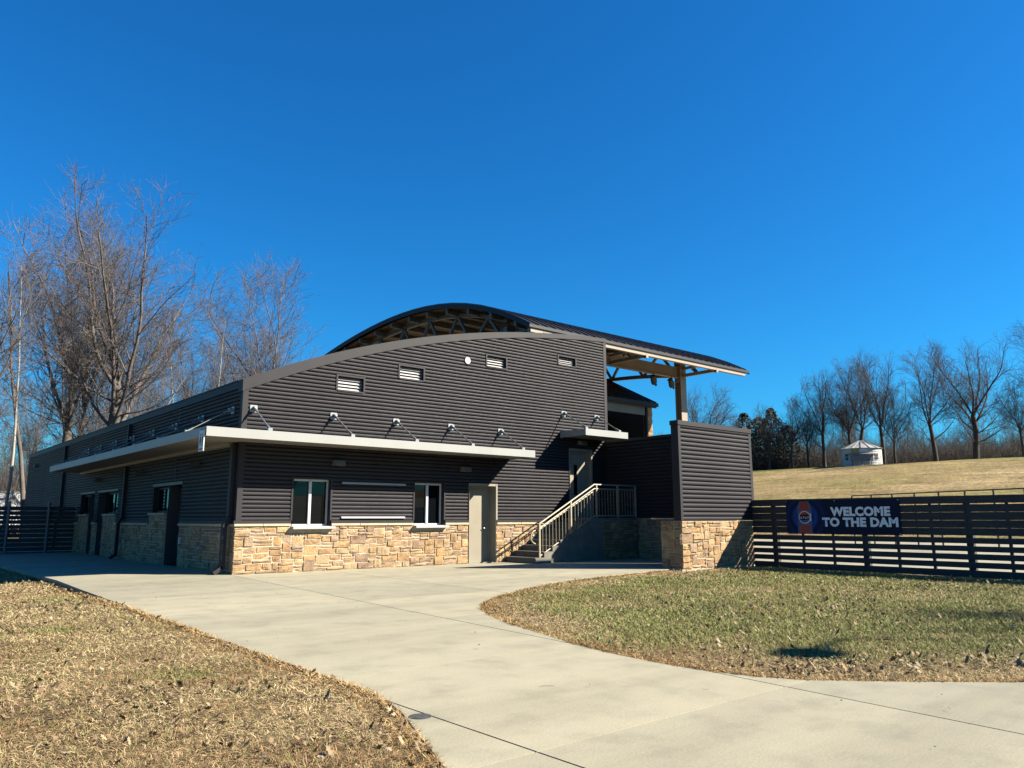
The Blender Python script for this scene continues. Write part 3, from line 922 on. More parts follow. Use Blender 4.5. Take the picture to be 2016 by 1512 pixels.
# trusses
for X in (10.5, 15.9, 20.5):
    mt_ = 'tan_steel' if X > 12 else 'grey_steel'
    ty = np.linspace(2.5, 16.5, 29)
    top = [(X, y, za(y) - .34) for y in ty]
    mb = MB()
    for a, b_ in zip(top[:-1], top[1:]): mb.bar(a, b_, .16, .14)
    tc = mb.build('truss', mt_, SR)
    zb = 7.5
    bot = lambda y: (X, y, zb + (za(y) - za(2.5)) * .42)
    mb = MB()
    for a, b_ in zip(ty[:-1], ty[1:]): mb.bar(bot(a), bot(b_), .16, .16)
    mb.build('bottom_chord', mt_, tc)
    ws = [2.645 + .975 * k_ for k_ in range(15)]
    for kk in range(14):
        a, b_ = ws[kk], ws[kk + 1]
        p, q = ((X, a, za(a) - .36), bot(b_)) if kk % 2 else (bot(a), (X, b_, za(b_) - .36))
        MB().bar(p, q, .10, .10).build('web', mt_, tc)
    MB().bar((X, 2.5, 7.5), (X, .55, 7.5), .13, .13).bar((X, .62, 7.5), (X, .62, 7.38 + .02), .13, .13).bar((X, .60, 7.5), (X, 2.0, za(2.0) - .45), .10, .10).bar((X, 2.5, 7.80), (X, 1.3, za(1.3) - .32), .11, .11).build('outrigger', mt_, tc)
    # column with flanges and gusset
    cm = MB().box(X - .20, X + .20, 2.34, 2.37, 0, 8.15).box(X - .20, X + .20, 2.63, 2.66, 0, 8.15).box(X - .012, X + .012, 2.37, 2.63, 0, 8.15)
    cm.box(X - .17, X + .17, 2.372, 2.628, 7.2, 8.1)
    if X != 15.9: cm.build('column', mt_, SR)
# girder between columns (I section)
MB().box(10.72, 20.28, 2.40, 2.60, 7.38, 7.41).box(10.72, 20.28, 2.40, 2.60, 7.83, 7.86).box(10.72, 20.28, 2.49, 2.51, 7.41, 7.83).build('girder', 'tan_steel', SR)
MB().box(11.42, 20.28, 16.4, 16.6, 7.42, 7.95).build('girder', 'tan_steel', SR)
for X in (10.5, 20.5): box('column', 'tan_steel', SR, X - .2, X + .2, 16.3, 16.7, 0, 8.2)
MB().tube([(11.6, 2.7, 8.2), (11.6, 2.7, 7.0)], .04, 6).tube([(11.8, 2.7, 8.2), (11.8, 2.7, 7.0)], .03, 6).build('conduit', 'galvanised', SR)
MB().tube([(21.1, 2.3, 7.95), (21.3, 2.2, 7.75)], .09, 8).build('bracket_light', 'black_metal', SR)
# stage lights hanging under the girder
for kx, lab in ((18.55, 'left of two black stage lights hanging under the tan girder'), (19.75, 'right of two black stage lights, next to the tan column')):
    L = thing('stage_light', lab, 'spotlight', (kx, 2.42, 7.38), 'stage lights under the girder')
    MB().tube([(kx, 2.42, 7.42), (kx, 2.42, 7.22)], .025, 6).build('clamp', 'black_metal', L)
    MB().tube([(kx - .22, 2.30, 7.22), (kx + .02, 2.42, 7.0), (kx + .24, 2.52, 7.20)], [.11, .13, .06], 10).build('lamp_body', 'black_metal', L)
    MB().bar((kx, 2.42, 7.22), (kx + .16, 2.42, 6.86), .04, .10).bar((kx - .24, 2.3, 7.22), (kx - .38, 2.24, 7.16), .2, .02).build('yoke', 'black_metal', L)

# ------------------------------------------------------------------ stage wing with low seamed roof
SW = thing('stage_wing', 'dark side stage block with seamed lean-to roof and stone corner behind the front wall', 'building', (16.5, 4, 0))
wx0, wx1 = 12.95, 20.3
mb = MB()
def rf(y): return 6.55 + (y - 4) * .5
mb.poly([(wx0, 3.7, rf(3.7)), (wx1 + .12, 3.7, rf(3.7)), (wx1 + .12, 8, rf(8)), (wx0, 8, rf(8))])
mb.poly([(wx0, 3.7, rf(3.7) - .16), (wx1 + .12, 3.7, rf(3.7) - .16), (wx1 + .12, 3.7, rf(3.7)), (wx0, 3.7, rf(3.7))])
mb.poly([(wx1 + .12, 3.7, rf(3.7) - .16), (wx1 + .12, 8, rf(8) - .16), (wx1 + .12, 8, rf(8)), (wx1 + .12, 3.7, rf(3.7))])
mb.poly([(wx0, 3.7, rf(3.7) - .16), (wx1 + .12, 3.7, rf(3.7) - .16), (wx1 + .12, 8, rf(8) - .16), (wx0, 8, rf(8) - .16)])
mb.build('roof', 'roof_metal', SW)
x = wx0 + .2
while x < wx1 + .1:
    MB().bar((x, 3.72, rf(3.72) + .02), (x, 7.9, rf(7.9) + .02), .03, .05).build('standing_seam', 'seam_metal', SW); x += .42
box('fascia', 'trim_metal', SW, wx0, wx1, 3.72, 3.80, 6.18, 6.40)
box('lintel', 'grey_steel', SW, wx0, wx1 - .55, 3.95, 4.05, 5.85, 6.49)
MB().box(wx0, wx1 - .35, 6.6, 6.7, 0, 6.3).box(wx1 - .40, wx1 - .36, 4.2, 8, 0, 6.4).box(wx0, wx0 + .05, 4.2, 8, 0, 6.4).build('inner_wall', 'black_metal', SW)  # walls coloured black to stand in for the shade inside the open wing
box('stone_pier_core', 'mortar', SW, wx1 - .36, wx1 - .04, 3.98, 8, 0, 6.36)
stones(SW, lambda u, o_, z: (wx1 - .36 + u, 3.97 - o_, z + 3.2), .34, 3.1, 51)
stones(SW, lambda u, o_, z: (wx1 - .03 + o_, 3.98 + u, z + 3.2), 2.0, 3.1, 52)
box('corner_trim', 'trim_metal', SW, wx1 - .46, wx1 - .37, 3.93, 4.1, 0, 6.2)

# ------------------------------------------------------------------ screen wall (panel, return and stone base)
SC = thing('screen_wall', 'L-shaped charcoal ribbed screen wall on a tan stone base beside the stairs', 'wall', (11, -5.5, 0))
PX0, PX1, PY = 9.36, 12.72, -5.72
pf = lambda u, o_, z: (u, PY - o_, z)
corrugated('front_siding', 'siding_metal', SC, pf, PX0 + .09, PX1 - .09, 1.225, 3.72, pitch=.115)
box('panel_core', 'wall_backing', SC, PX0 + .03, PX1 - .03, PY + .025, PY + .17, 1.225, 3.74)
MB().box(PX0 - .01, PX0 + .09, PY - .035, PY + .20, 1.225, 3.71).build('corner_trim', 'trim_metal', SC)
MB().box(PX1 - .09, PX1 + .03, PY - .035, PY + .20, 1.225, 3.71).build('corner_trim', 'trim_metal', SC)
box('coping', 'trim_metal', SC, PX0 - .03, PX1 + .05, PY - .055, PY + .22, 3.71, 3.83)
wf_ = lambda u, o_, z: (12.80 - o_, u, z)
corrugated('return_siding', 'siding_metal', SC, wf_, -5.45, -.06, 1.285, 3.84, pitch=.115)
box('return_core', 'wall_backing', SC, 12.825, 12.95, -5.5, -.05, 1.285, 3.86)
box('coping', 'trim_metal', SC, 12.755, 13.0, -5.49, -.06, 3.84, 3.94)
stones(SC, lambda u, o_, z: (PX0 + u, PY - o_, z), PX1 - PX0, 1.21, 61)
stones(SC, lambda u, o_, z: (PX0 - o_, PY + .64 - u, z), .64, 1.21, 62)
box('mortar_bed', 'mortar', SC, PX0, PX1, PY, PY + .64, -.15, 1.21)
stones(SC, lambda u, o_, z: (12.76 - o_, -.05 - u, z), 5.0, 1.26, 63)
box('mortar_bed', 'mortar', SC, 12.76, 12.95, -5.07, -.05, -.1, 1.26)
box('stone_cap', 'cap_stone', SC, 12.70, 12.80, -5.05, -.05, 1.262, 1.283)

# ------------------------------------------------------------------ stairs and railing
ST = thing('staircase', 'concrete stairs and landing up to the grey door', 'stairs', (9.5, -.7, 0))
SX0, TR, RS, NST = 8.22, 0.335, 0.163, 8
YS0, YS1 = -1.42, -.09
for k in range(NST - 1):
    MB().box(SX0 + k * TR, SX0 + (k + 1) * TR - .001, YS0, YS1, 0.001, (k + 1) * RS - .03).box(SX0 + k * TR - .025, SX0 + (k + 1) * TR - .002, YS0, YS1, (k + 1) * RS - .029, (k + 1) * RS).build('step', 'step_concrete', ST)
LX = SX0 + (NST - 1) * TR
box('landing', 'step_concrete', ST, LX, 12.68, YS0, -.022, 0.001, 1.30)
stones(ST, lambda u, o_, z: (11.05 + u, YS0 - o_, z), 1.63, 1.24, 71)
RL = thing('stair_railing', 'tan metal railing with balusters climbing beside the stairs', 'railing', (8.42, -1.36, 0))
ry = -1.36
def top_z(x): return 1.13 + min(max(x - 8.42, 0), 10.76 - 8.42) * (2.33 - 1.13) / (10.76 - 8.42)
def bot_z(x): return 0.20 + min(max(x - 8.42, 0), 10.76 - 8.42) * (1.36 - .20) / (10.76 - 8.42)
MB().tube([(8.42, ry, top_z(8.42)), (10.76, ry, 2.33), (12.74, ry, 2.33)], .024, 8).build('top_rail', 'rail_paint', RL, smooth=False)
MB().tube([(8.42, ry, top_z(8.42) - .13), (10.76, ry, 2.20), (12.74, ry, 2.20)], .020, 8).build('upper_rail', 'rail_paint', RL)
MB().tube([(8.42, ry, bot_z(8.42)), (10.76, ry, 1.36), (12.74, ry, 1.36)], .020, 8).build('lower_rail', 'rail_paint', RL)
posts = [8.42, 9.72, 10.86, 11.85, 12.72]
for x in posts: MB().bar((x, ry, 0.0 if x < 8.5 else bot_z(x) - .16), (x, ry, top_z(x)), .05, .05, (1, 0, 0)).build('post', 'rail_paint', RL)
x = 8.55
while x < 12.68:
    if min(abs(x - p) for p in posts) > .05:
        MB().tube([(x, ry, bot_z(x)), (x, ry, top_z(x) - .13)], .0085, 6, cap=False).build('baluster', 'rail_paint', RL)
    x += .135
hp = [(8.42, ry + .07, .93)] + [(8.30 - .17 * math.sin(a) + .02, ry + .07, .745 + .185 * math.cos(a)) for a in np.linspace(0.2, 2.9, 9)] + [(8.42, ry + .07, .53)]
MB().tube(hp + [], .02, 8).tube([(8.42, ry + .07, .93), (10.76, ry + .07, 2.10), (11.0, ry + .07, 2.10)], .02, 8).build('handrail', 'rail_paint', RL)
for x in (8.9, 9.9, 10.7):
    MB().tube([(x, ry, top_z(x) - .26), (x, ry + .07, top_z(x) - .23)], .01, 6).build('rail_bracket', 'rail_paint', RL)

# ------------------------------------------------------------------ plank fence on the right with banner
FX = 12.62
FN = thing('plank_fence', 'tall dark horizontal plank fence right of the stone pier', 'fence', (FX, -9, -.05))
wide = [-6.40, -8.92, -11.34, -13.80, -16.3]
zs_ = [(-.05, .105), (.155, .285), (.335, .465), (.52, .645), (.70, .83), (.882, 1.050), (1.054, 1.226), (1.230, 1.412), (1.416, 1.590), (1.612, 1.79)]
segs = list(zip([-5.75] + wide[:-1], wide))
for (a, b_) in segs:
    for (z0, z1) in zs_:
        jz = rnd.uniform(-.005, .005) if z1 < .9 else 0
        mb = MB(); mb.box(FX + rnd.uniform(-.003, .003), FX + .035, b_ + .003, a - .003, z0 + jz, z1 + jz)
        mb.build('plank', 'fence_wood', FN)
for y in wide: box('post', 'fence_post_wood', FN, FX + .04, FX + .17, y - .075, y + .075, -.15, 1.74)
for a, b_ in segs:
    if a == -5.75: continue
    for t_ in (1 / 3, 2 / 3):
        y = a + (b_ - a) * t_
        box('batten', 'fence_post_wood', FN, FX + .038, FX + .08, y - .035, y + .035, -.05, 1.70)

BN = thing('welcome_banner', 'navy banner reading WELCOME TO THE DAM with a cola can', 'banner', (FX - .02, -6.82, .86))
bw, bh, by, bz = 3.05, .89, -6.82, .862
bx = FX - .022
nU, nV = 24, 6
V_ = [(bx - .008 * math.sin(i * .9) * math.sin(math.pi * j / nV), by - bw * i / nU, bz + bh * j / nV - (.012 * math.sin(math.pi * ((i / nU * 3) % 1)) if j == nV else 0)) for j in range(nV + 1) for i in range(nU + 1)]
mb = MB()
for j in range(nV):
    for i in range(nU):
        q = j * (nU + 1) + i
        mb.poly([V_[q], V_[q + 1], V_[q + nU + 2], V_[q + nU + 1]])
vin = mb.build('vinyl', 'banner_vinyl', BN)
# object coordinates of the vinyl start at the banner's lower corner: shift mesh so origin is there
for v in vin.data.vertices: v.co = Vector((v.co.x - bx, -(v.co.y - by), v.co.z - bz))
vin.location = Vector((bx, by, bz)) - wloc(BN); vin.scale = (1, -1, 1)
px_ = bx - .014
def flat(name, pts, mat, off=0.0): return MB().poly([(px_ - off, by - u, bz + v) for u, v in pts]).build(name, mat, BN)
def disc(name, cu, cv, r, mat, off, a0=0, a1=360, n=28, sx=1.0):
    return flat(name, [(cu + r * sx * math.cos(R(a)), cv + r * math.sin(R(a))) for a in np.linspace(a0, a1, n)[:-1 if a1 - a0 == 360 else None]], mat, off)
cu, cv = .545, .44
flat('can_print', [(cu - .21, 0.02), (cu + .21, 0.02), (cu + .21, .70), (cu + .13, .865), (cu - .13, .865), (cu - .21, .70)], 'print_can', 0)
flat('can_print', [(cu - .13, .62), (cu + .13, .62), (cu + .13, .70), (cu + .09, .85), (cu - .09, .85), (cu - .13, .70)], 'print_red', .002)
for e in (-.185, .185): flat('can_print', [(cu + e - .012, .05), (cu + e + .012, .05), (cu + e + .012, .69), (cu + e - .012, .69)], 'print_blue', .003)
flat('can_print', [(cu - .13, .025), (cu + .13, .025), (cu + .13, .235), (cu - .13, .235)], 'print_red', .002)
disc('emblem', cu, cv, .165, 'print_white', .004)
def seg(top):
    pts = []
    for a in np.linspace(R(12), R(168), 16): pts.append((cu + .148 * math.cos(a), cv + (1 if top else -1) * .148 * math.sin(a)))
    for s_ in np.linspace(-1, 1, 9): pts.append((cu + .148 * .96 * s_, cv + (1 if top else -1) * .058 + .012 * math.sin(s_ * 3)))
    return pts
flat('emblem', seg(True), 'print_red', .006); flat('emblem', seg(False), 'print_blue', .006)
def text(s_, name, size, u, v, mat, off, fat=0.0, sx=1.0, parent=BN):
    cu_ = bpy.data.curves.new('lettering', 'FONT'); cu_.body = s_; cu_.size = size; cu_.offset = fat; cu_.align_x = 'CENTER'; cu_.space_character = 1.06 if fat else 1
    cu_.resolution_u = 3
    to = bpy.data.objects.new('lettering', cu_); C.objects.link(to)
    dg = bpy.context.evaluated_depsgraph_get(); dg.update()
    me = bpy.data.meshes.new_from_object(to.evaluated_get(dg))
    bpy.data.objects.remove(to)
    for vv in me.vertices:
        a, b_ = vv.co.x * sx, vv.co.y
        vv.co = (px_ - off, by - u - a, bz + v + b_)
    me.materials.clear(); me.materials.append(M[mat])
    return link(name, me, parent)
text('PEPSI', 'lettering', .12, cu, cv - .043, 'print_black', .008, .006, 1.05)
text('WELCOME', 'lettering', .295, 2.05, .485, 'print_white', .002, .016, 1.02)
text('TO THE DAM', 'lettering', .295, 2.02, .215, 'print_white', .002, .016, 1.05)
flat('can_print', [(cu + .16, .34), (cu + .185, .34), (cu + .185, .54), (cu + .16, .54)], 'print_white', .004)
for u, v in ((.03, .03), (.03, bh - .03), (1.4, bh - .02), (bw - .03, bh - .03), (bw - .03, .03)):
    disc('grommet', u, v, .018, 'galvanised', .004, n=10)

# thin post-and-rail line beyond the fence
RF = thing('rail_fence', 'thin dark post and rail fence beyond the plank fence', 'fence', (24, -5, 0))
aa = YAW + math.atan((2075 - 1008) / 1514); ab = YAW + math.atan((1670 - 1008) / 1514)
pa = CAM[:2] + 35.4 * np.array([math.sin(aa), math.cos(aa)]); pb = CAM[:2] + 44.0 * np.array([math.sin(ab), math.cos(ab)])
nps = 8
for k in range(nps + 1):
    p = pa + (pb - pa) * k / nps
    z = float(height(p[0], p[1])) if p[0] > 29 else -.04
    MB().bar((p[0], p[1], z - .2), (p[0], p[1], 2.42), .06, .06, (1, 0, 0)).build('post', 'black_metal', RF)
MB().tube([(pa[0], pa[1], 2.42), (pb[0], pb[1], 2.42)], .03, 6).build('rail', 'black_metal', RF)

# ------------------------------------------------------------------ left plank fence, trailer
F2 = thing('plank_fence', 'dark plank fence running left from the shaded side of the building', 'fence', (-4, 16.8, 0))
fy = 16.8
xs_ = [-.05, -1.0, -2.33, -4.3, -6.3, -8.3, -10.3, -12.3]
for a, b_ in zip(xs_[:-1], xs_[1:]):
    z = -.1
    for kk in range(11):
        hh = .145
        MB().box(b_ + .004, a - .004, fy, fy + .03, z, z + hh).build('plank', 'fence_wood', F2)
        z += hh + (.022 if kk % 3 else .034)
for x in xs_[1:]: MB().tube([(x, fy - .06, -.15), (x, fy - .06, 1.95)], .055, 10).build('post', 'steel_post', F2)
TL = thing('cargo_trailer', 'white trailer with a dark stripe parked behind the left fence', 'trailer', (-3.0, 49, 0))
box('body', 'trailer_paint', TL, -5.8, 2.74, 48.0, 50.4, .75, 3.18, .06)
box('roof_edge', 'white_metal', TL, -5.85, 2.79, 47.95, 50.45, 3.18, 3.26)
MB().poly([(-5.6, 47.995, 2.62), (1.2, 47.995, 2.62), (2.15, 47.995, 2.74), (2.0, 47.995, 2.80), (-5.6, 47.995, 2.80)]).build('stripe', 'dark_stripe', TL)
for x in (-1.6, -2.6): MB().tube([(x, 48.0, .36), (x, 48.25, .36)], .36, 16).build('wheel', 'black_metal', TL)
box('chassis', 'black_metal', TL, -8.0, 1.9, 48.9, 49.5, .55, .75)

# ------------------------------------------------------------------ grain-bin kiosk on the hill
gx_, gy_ = 98.0, 31.0
gz_ = float(height(gx_, gy_)) - .3
GB = thing('grain_bin', 'round white grain bin kiosk with conical roof on the hilltop', 'kiosk', (gx_, gy_, gz_))
fwd = (Vector((CAM[0], CAM[1], 0)) - Vector((gx_, gy_, 0))).normalized(); sd_ = Vector((-fwd.y, fwd.x, 0))
def gp(a, r, z): 
    d = fwd * math.cos(a) + sd_ * math.sin(a); return (gx_ + d.x * r, gy_ + d.y * r, gz_ + z)
n = 32; mb = MB()
zz = np.linspace(0, 2.75, 19)
for k in range(18):
    for j in range(n):
        a0, a1 = 2 * math.pi * j / n, 2 * math.pi * (j + 1) / n
        r0 = 2.55 + (.02 if k % 2 else 0); r1 = 2.55 + (.02 if (k + 1) % 2 else 0)
        mb.poly([gp(a0, r0, zz[k]), gp(a1, r0, zz[k]), gp(a1, r1, zz[k + 1]), gp(a0, r1, zz[k + 1])])
mb.build('wall', 'bin_metal', GB)
mb = MB()
for j in range(n):
    a0, a1 = 2 * math.pi * j / n, 2 * math.pi * (j + 1) / n
    mb.poly([gp(a0, 2.75, 2.7), gp(a1, 2.75, 2.7), gp(a1, .25, 3.85), gp(a0, .25, 3.85)])
mb.poly([gp(2 * math.pi * j / n, .25, 3.85) for j in range(n)])
for j in range(0, n, 2): mb.bar(gp(2 * math.pi * j / n, 2.75, 2.74), gp(2 * math.pi * j / n, .3, 3.87), .06, .08)
mb.build('roof', 'bin_roof_metal', GB)
mb = MB()
for j in range(8):
    a0, a1 = -.5 + j * .125 * 1.0, -.5 + (j + 1) * .125
    mb.poly([gp(a0, 2.9, .95), gp(a1, 2.9, .95), gp(a1, 2.9, 1.7), gp(a0, 2.9, 1.7)]); mb.poly([gp(a0, 2.9, 1.7), gp(a1, 2.9, 1.7), gp(a1, 2.5, 1.75), gp(a0, 2.5, 1.75)])
mb.build('counter', 'bin_shelf', GB)
mb = MB()
for s_ in (-.42, 0, .42): mb.bar(gp(s_, 2.85, 0), gp(s_, 2.85, 1.0), .1, .1, (1, 0, 0))
mb.build('leg', 'bin_shelf', GB)
mb = MB()
for j in range(6):
    a0, a1 = -.75 + j * .25, -.75 + (j + 1) * .25
    mb.poly([gp(a0, 2.6, 2.02), gp(a1, 2.6, 2.02), gp(a1, 3.05, 1.86), gp(a0, 3.05, 1.86)])
mb.build('awning', 'bin_shelf', GB)
mb = MB(); mb.poly([gp(-.5, 2.63, 2.1), gp(-.12, 2.63, 2.1), gp(-.12, 2.63, 2.65), gp(-.5, 2.63, 2.65)]); mb.build('sign_board', 'yellow_board', GB)
mb = MB(); mb.poly([gp(-.08, 2.63, 2.2), gp(.35, 2.63, 2.2), gp(.35, 2.63, 2.6), gp(-.08, 2.63, 2.6)]); mb.build('sign_board', 'sign_white', GB)
mb = MB()
for s_ in (-.80, .80):
    for zq in (1.15, 1.62): mb.poly([gp(s_ - .10, 2.60, zq), gp(s_ + .10, 2.60, zq), gp(s_ + .10, 2.60, zq + .38), gp(s_ - .10, 2.60, zq + .38)])
mb.build('opening', 'black_metal', GB)  # black panels on the closed wall paint in the shaded inside of openings

# ------------------------------------------------------------------ drain cover
DR = thing('drain_cover', 'small round iron cleanout cover in the concrete near the left grass', 'drain cover', (-4.0, -13.76, .003))
MB().tube([(-4.0, -13.76, -.02), (-4.0, -13.76, .004)], .062, 24).build('lid', 'iron_cover', DR)
MB().tube([(-4.0, -13.76, -.02), (-4.0, -13.76, .0025)], .075, 24).build('rim', 'iron_cover', DR)

# ------------------------------------------------------------------ trees
def segtube(segs, k):
    """segs (N,8): p0 p1 r0 r1 -> verts, quads"""
    s_ = np.asarray(segs, float)
    p0, p1, r0, r1 = s_[:, :3], s_[:, 3:6], s_[:, 6], s_[:, 7]
    d = p1 - p0; L = np.linalg.norm(d, axis=1, keepdims=True); d = d / np.maximum(L, 1e-9)
    ref = np.where(np.abs(d[:, 2:3]) < .9, np.array([[0, 0, 1.]]), np.array([[1., 0, 0]]))
    u = np.cross(d, ref); u /= np.linalg.norm(u, axis=1, keepdims=True); v = np.cross(d, u)
    ang = np.arange(k) * 2 * math.pi / k
    ring = u[:, None, :] * np.cos(ang)[None, :, None] + v[:, None, :] * np.sin(ang)[None, :, None]
    A = p0[:, None, :] - d[:, None, :] * (r0 * .3)[:, None, None] + ring * r0[:, None, None]; Bq = p1[:, None, :] + ring * r1[:, None, None]
    N = len(s_)
    V = np.concatenate([A, Bq], 1).reshape(-1, 3)
    base = (np.arange(N) * 2 * k)[:, None]
    j = np.arange(k)[None, :]
    F = np.stack([base + j, base + (j + 1) % k, base + k + (j + 1) % k, base + k + j], -1).reshape(-1, 4)
    return V, F
def rot_dir(d, ang, r):
    """direction at angle ang from d with random azimuth"""
    ax = (r.gauss(0, 1), r.gauss(0, 1), r.gauss(0, 1))
    dt = ax[0] * d[0] + ax[1] * d[1] + ax[2] * d[2]
    p = [ax[i] - dt * d[i] for i in range(3)]
    l = math.sqrt(p[0] ** 2 + p[1] ** 2 + p[2] ** 2) or 1
    c_, s_ = math.cos(ang), math.sin(ang)
    return [d[i] * c_ + p[i] / l * s_ for i in range(3)]
def gen_tree(seed, H, r0, kind='vase', dens=1.0, lean=(0, 0)):
    """branches grow to an egg-shaped envelope and stop there, so the crown gets a rounded, twiggy outline"""
    r = random.Random(seed)
    trunk, crown = [], []
    K = dict(vase=dict(rx=.27, cz=.60, rz=.42, first=.20, lead=5, la=(14, 36), side=7, sa=50),
             oak=dict(rx=.34, cz=.61, rz=.41, first=.20, lead=6, la=(16, 46), side=10, sa=66),
             pole=dict(rx=.13, cz=.66, rz=.36, first=.45, lead=1, la=(8, 16), side=16, sa=48))[kind]
    ph = [r.uniform(0, 6.28) for _ in range(4)]
    def inside_env(p, slack=1.0):
        a = math.atan2(p[1], p[0])
        rr = K['rx'] * H * (1 + .16 * math.sin(2 * a + ph[0]) + .10 * math.sin(5 * a + ph[1] + p[2] * .5)) * slack
        zz = (p[2] - K['cz'] * H) / (K['rz'] * H * slack * (1 + .07 * math.sin(3 * a + ph[2])))
        if zz < 0: zz *= .5
        return (p[0] ** 2 + p[1] ** 2) / rr ** 2 + zz * zz < 1
    def norm(d):
        l = math.sqrt(d[0] ** 2 + d[1] ** 2 + d[2] ** 2) or 1
        return [q / l for q in d]
    def limb(p, d, L, ra, rb, n, wob, trop, out=None):
        """returns list of (point, dir, radius, t)"""
        st = L / n; res = []
        for i in range(n):
            d = norm([d[0] + r.gauss(0, wob), d[1] + r.gauss(0, wob), d[2] + r.gauss(0, wob) + trop])
            q = [p[k] + d[k] * st for k in range(3)]
            r_a = ra + (rb - ra) * (i / n) ** .8; r_b = ra + (rb - ra) * ((i + 1) / n) ** .8
            (out if out is not None else crown).append((*p, *q, r_a, r_b))
            res.append((q, d, r_b, (i + 1) / n))
            p = q
            if i > 0 and not inside_env(p, 1.03): break
        return res
    def along(path, p0, sp, fn, start=0.0):
        """call fn at points spaced sp along a limb"""
        prev = p0; acc = sp * r.random()
        for q, d, rad, t in path:
            L = math.dist(prev, q); s_ = sp - acc
            while s_ < L:
                if t > start: fn([prev[k] + (q[k] - prev[k]) * s_ / L for k in range(3)], d, rad, t)
                s_ += sp * r.uniform(.7, 1.3)
            acc = (acc + L) % sp
            prev = q
    def twig(p, d, rad, t):
        cd = rot_dir(d, R(r.uniform(30, 62)), r); cd[2] += .04
        L = r.uniform(.5, 1.3)
        limb(p, norm(cd), L, .0095, .006, 2, .16, .06)
    def small(p, d, rad, t):
        cd = rot_dir(d, R(r.uniform(30, 60)), r); cd[2] += .06
        L = r.uniform(1.3, 2.9) * (1.05 - .4 * t)
        pa = limb(p, norm(cd), L, min(max(rad * .5, .013), .021), .008, 4, .14, .035)
        along(pa, p, .30 / dens, twig, .08)
    def branch(p, d, rad, t):
        cd = rot_dir(d, R(r.uniform(28, 54)), r); cd[2] += .08
        L = H * r.uniform(.16, .30) * (1.1 - .45 * t)
        pa = limb(p, norm(cd), L, min(max(rad * .5, .024), .060), .014, 7, .11, .045)
        along(pa, p, .46 / dens, small, .10)
    # trunk and leaders
    tp = limb([0, 0, -.3], norm([lean[0], lean[1], 1]), H * (.42 if kind != 'pole' else .97), r0, r0 * (.62 if kind != 'pole' else .10), 12, .035, .05, trunk)
    for q, d, rad, t in tp: pass
    if kind == 'pole':
        def pb(p, d, rad, t):
            cd = rot_dir(d, R(K['sa'] * r.uniform(.6, 1.2) * (1 - .35 * t)), r); cd[2] = abs(cd[2]) + .1
            L = H * r.uniform(.10, .22) * (1.1 - .5 * t)
            pa = limb(p, norm(cd), L, min(max(rad * .5, .02), .05), .012, 6, .10, .09)
            along(pa, p, .50 / dens, small, .12)
        along(tp, [0, 0, -.3], H * .60 / (K['side'] * dens), pb, K['first'])
    else:
        top = tp[-1]
        n = K['lead']; a0 = r.uniform(0, 6.28)
        for k in range(n):
            src = top if k < 3 else r.choice(tp[7:11])
            ang = R(r.uniform(*K['la'])) * (.5 if k == 0 else 1)
            az = a0 + 6.28 * k / n + r.uniform(-.4, .4)
            d0 = norm([math.sin(ang) * math.cos(az), math.sin(ang) * math.sin(az), math.cos(ang)])
            pl = limb(src[0], d0, H * .60, src[2] * r.uniform(.42, .62), .026, 14, .08, .03)
            along(pl, src[0], .85 / dens, branch, .04)
        # low side limbs reaching outwards
        for k in range(K['side'] // 2):
            src = r.choice(tp[5:11]); az = r.uniform(0, 6.28); ang = R(K['sa'] * r.uniform(.75, 1.15))
            d0 = norm([math.sin(ang) * math.cos(az), math.sin(ang) * math.sin(az), math.cos(ang)])
            pl = limb(src[0], d0, H * r.uniform(.26, .42), src[2] * r.uniform(.22, .38), .020, 10, .13, .085)
            along(pl, src[0], .95 / dens, branch, .12)
    return trunk, crown
def tree_meshes(seed, H, r0, kind, dens, bk, tw, lean=(0, 0)):
    trunk, crown = gen_tree(seed, H, r0, kind, dens, lean)
    zs = sorted(c[5] for c in crown); f_ = H / zs[int(len(zs) * .997)]
    trunk = [tuple(q * f_ for q in c[:6]) + c[6:] for c in trunk]; crown = [tuple(q * f_ for q in c[:6]) + c[6:] for c in crown]
    Vt, Ft = segtube(trunk, 9)
    mt_ = npmesh('trunk', Vt, [Ft], bk, smooth=True)
    c_ = np.array(crown)
    big = c_[:, 6] > .05
    V1, F1 = segtube(c_[big], 6); V2, F2_ = segtube(c_[~big], 3)
    mc = npmesh('crown', np.concatenate([V1, V2]), [np.concatenate([F1, F2_ + len(V1)])], tw, smooth=True)
    return mt_, mc, len(c_)
def at(px, dist):
    """ground point in the direction of picture column px (2016 wide) at horizontal distance dist"""
    a = YAW + math.atan((px - 1008) / 1514.0 * math.cos(0) )
    return CAM[0] + dist * math.sin(a), CAM[1] + dist * math.cos(a)
def plant(meshes, px, dist, label, group, hs=1.0, rz=None, name='bare_tree', cat='tree'):
    x, y = at(px, dist)
    z = float(height(x, y))
    tr = thing(name, label, cat, (x, y, z), group)
    tr.rotation_euler.z = rnd.uniform(0, 6.28) if rz is None else rz
    tr.scale = (hs, hs, hs)
    for nm, me in (('trunk', meshes[0]), ('crown', meshes[1])):
        o_ = bpy.data.objects.new(nm, me); C.objects.link(o_); o_.parent = tr
    return tr
GW = 'bare trees of the wood behind the building'
GH = 'bare trees along the hilltop'
ta = tree_meshes(101, 23, .40, 'vase', .97, 'bark_grey', 'twig_rosy')
tb = tree_meshes(202, 23.5, .50, 'oak', .93, 'bark_grey', 'twig_rosy')
tc_ = tree_meshes(303, 24, .30, 'vase', .92, 'bark_grey', 'twig_rosy')
td = tree_meshes(404, 20, .135, 'pole', 1.05, 'bark_pale', 'twig_rosy')
te = tree_meshes(505, 22, .20, 'pole', 1.1, 'bark_grey', 'twig_rosy')
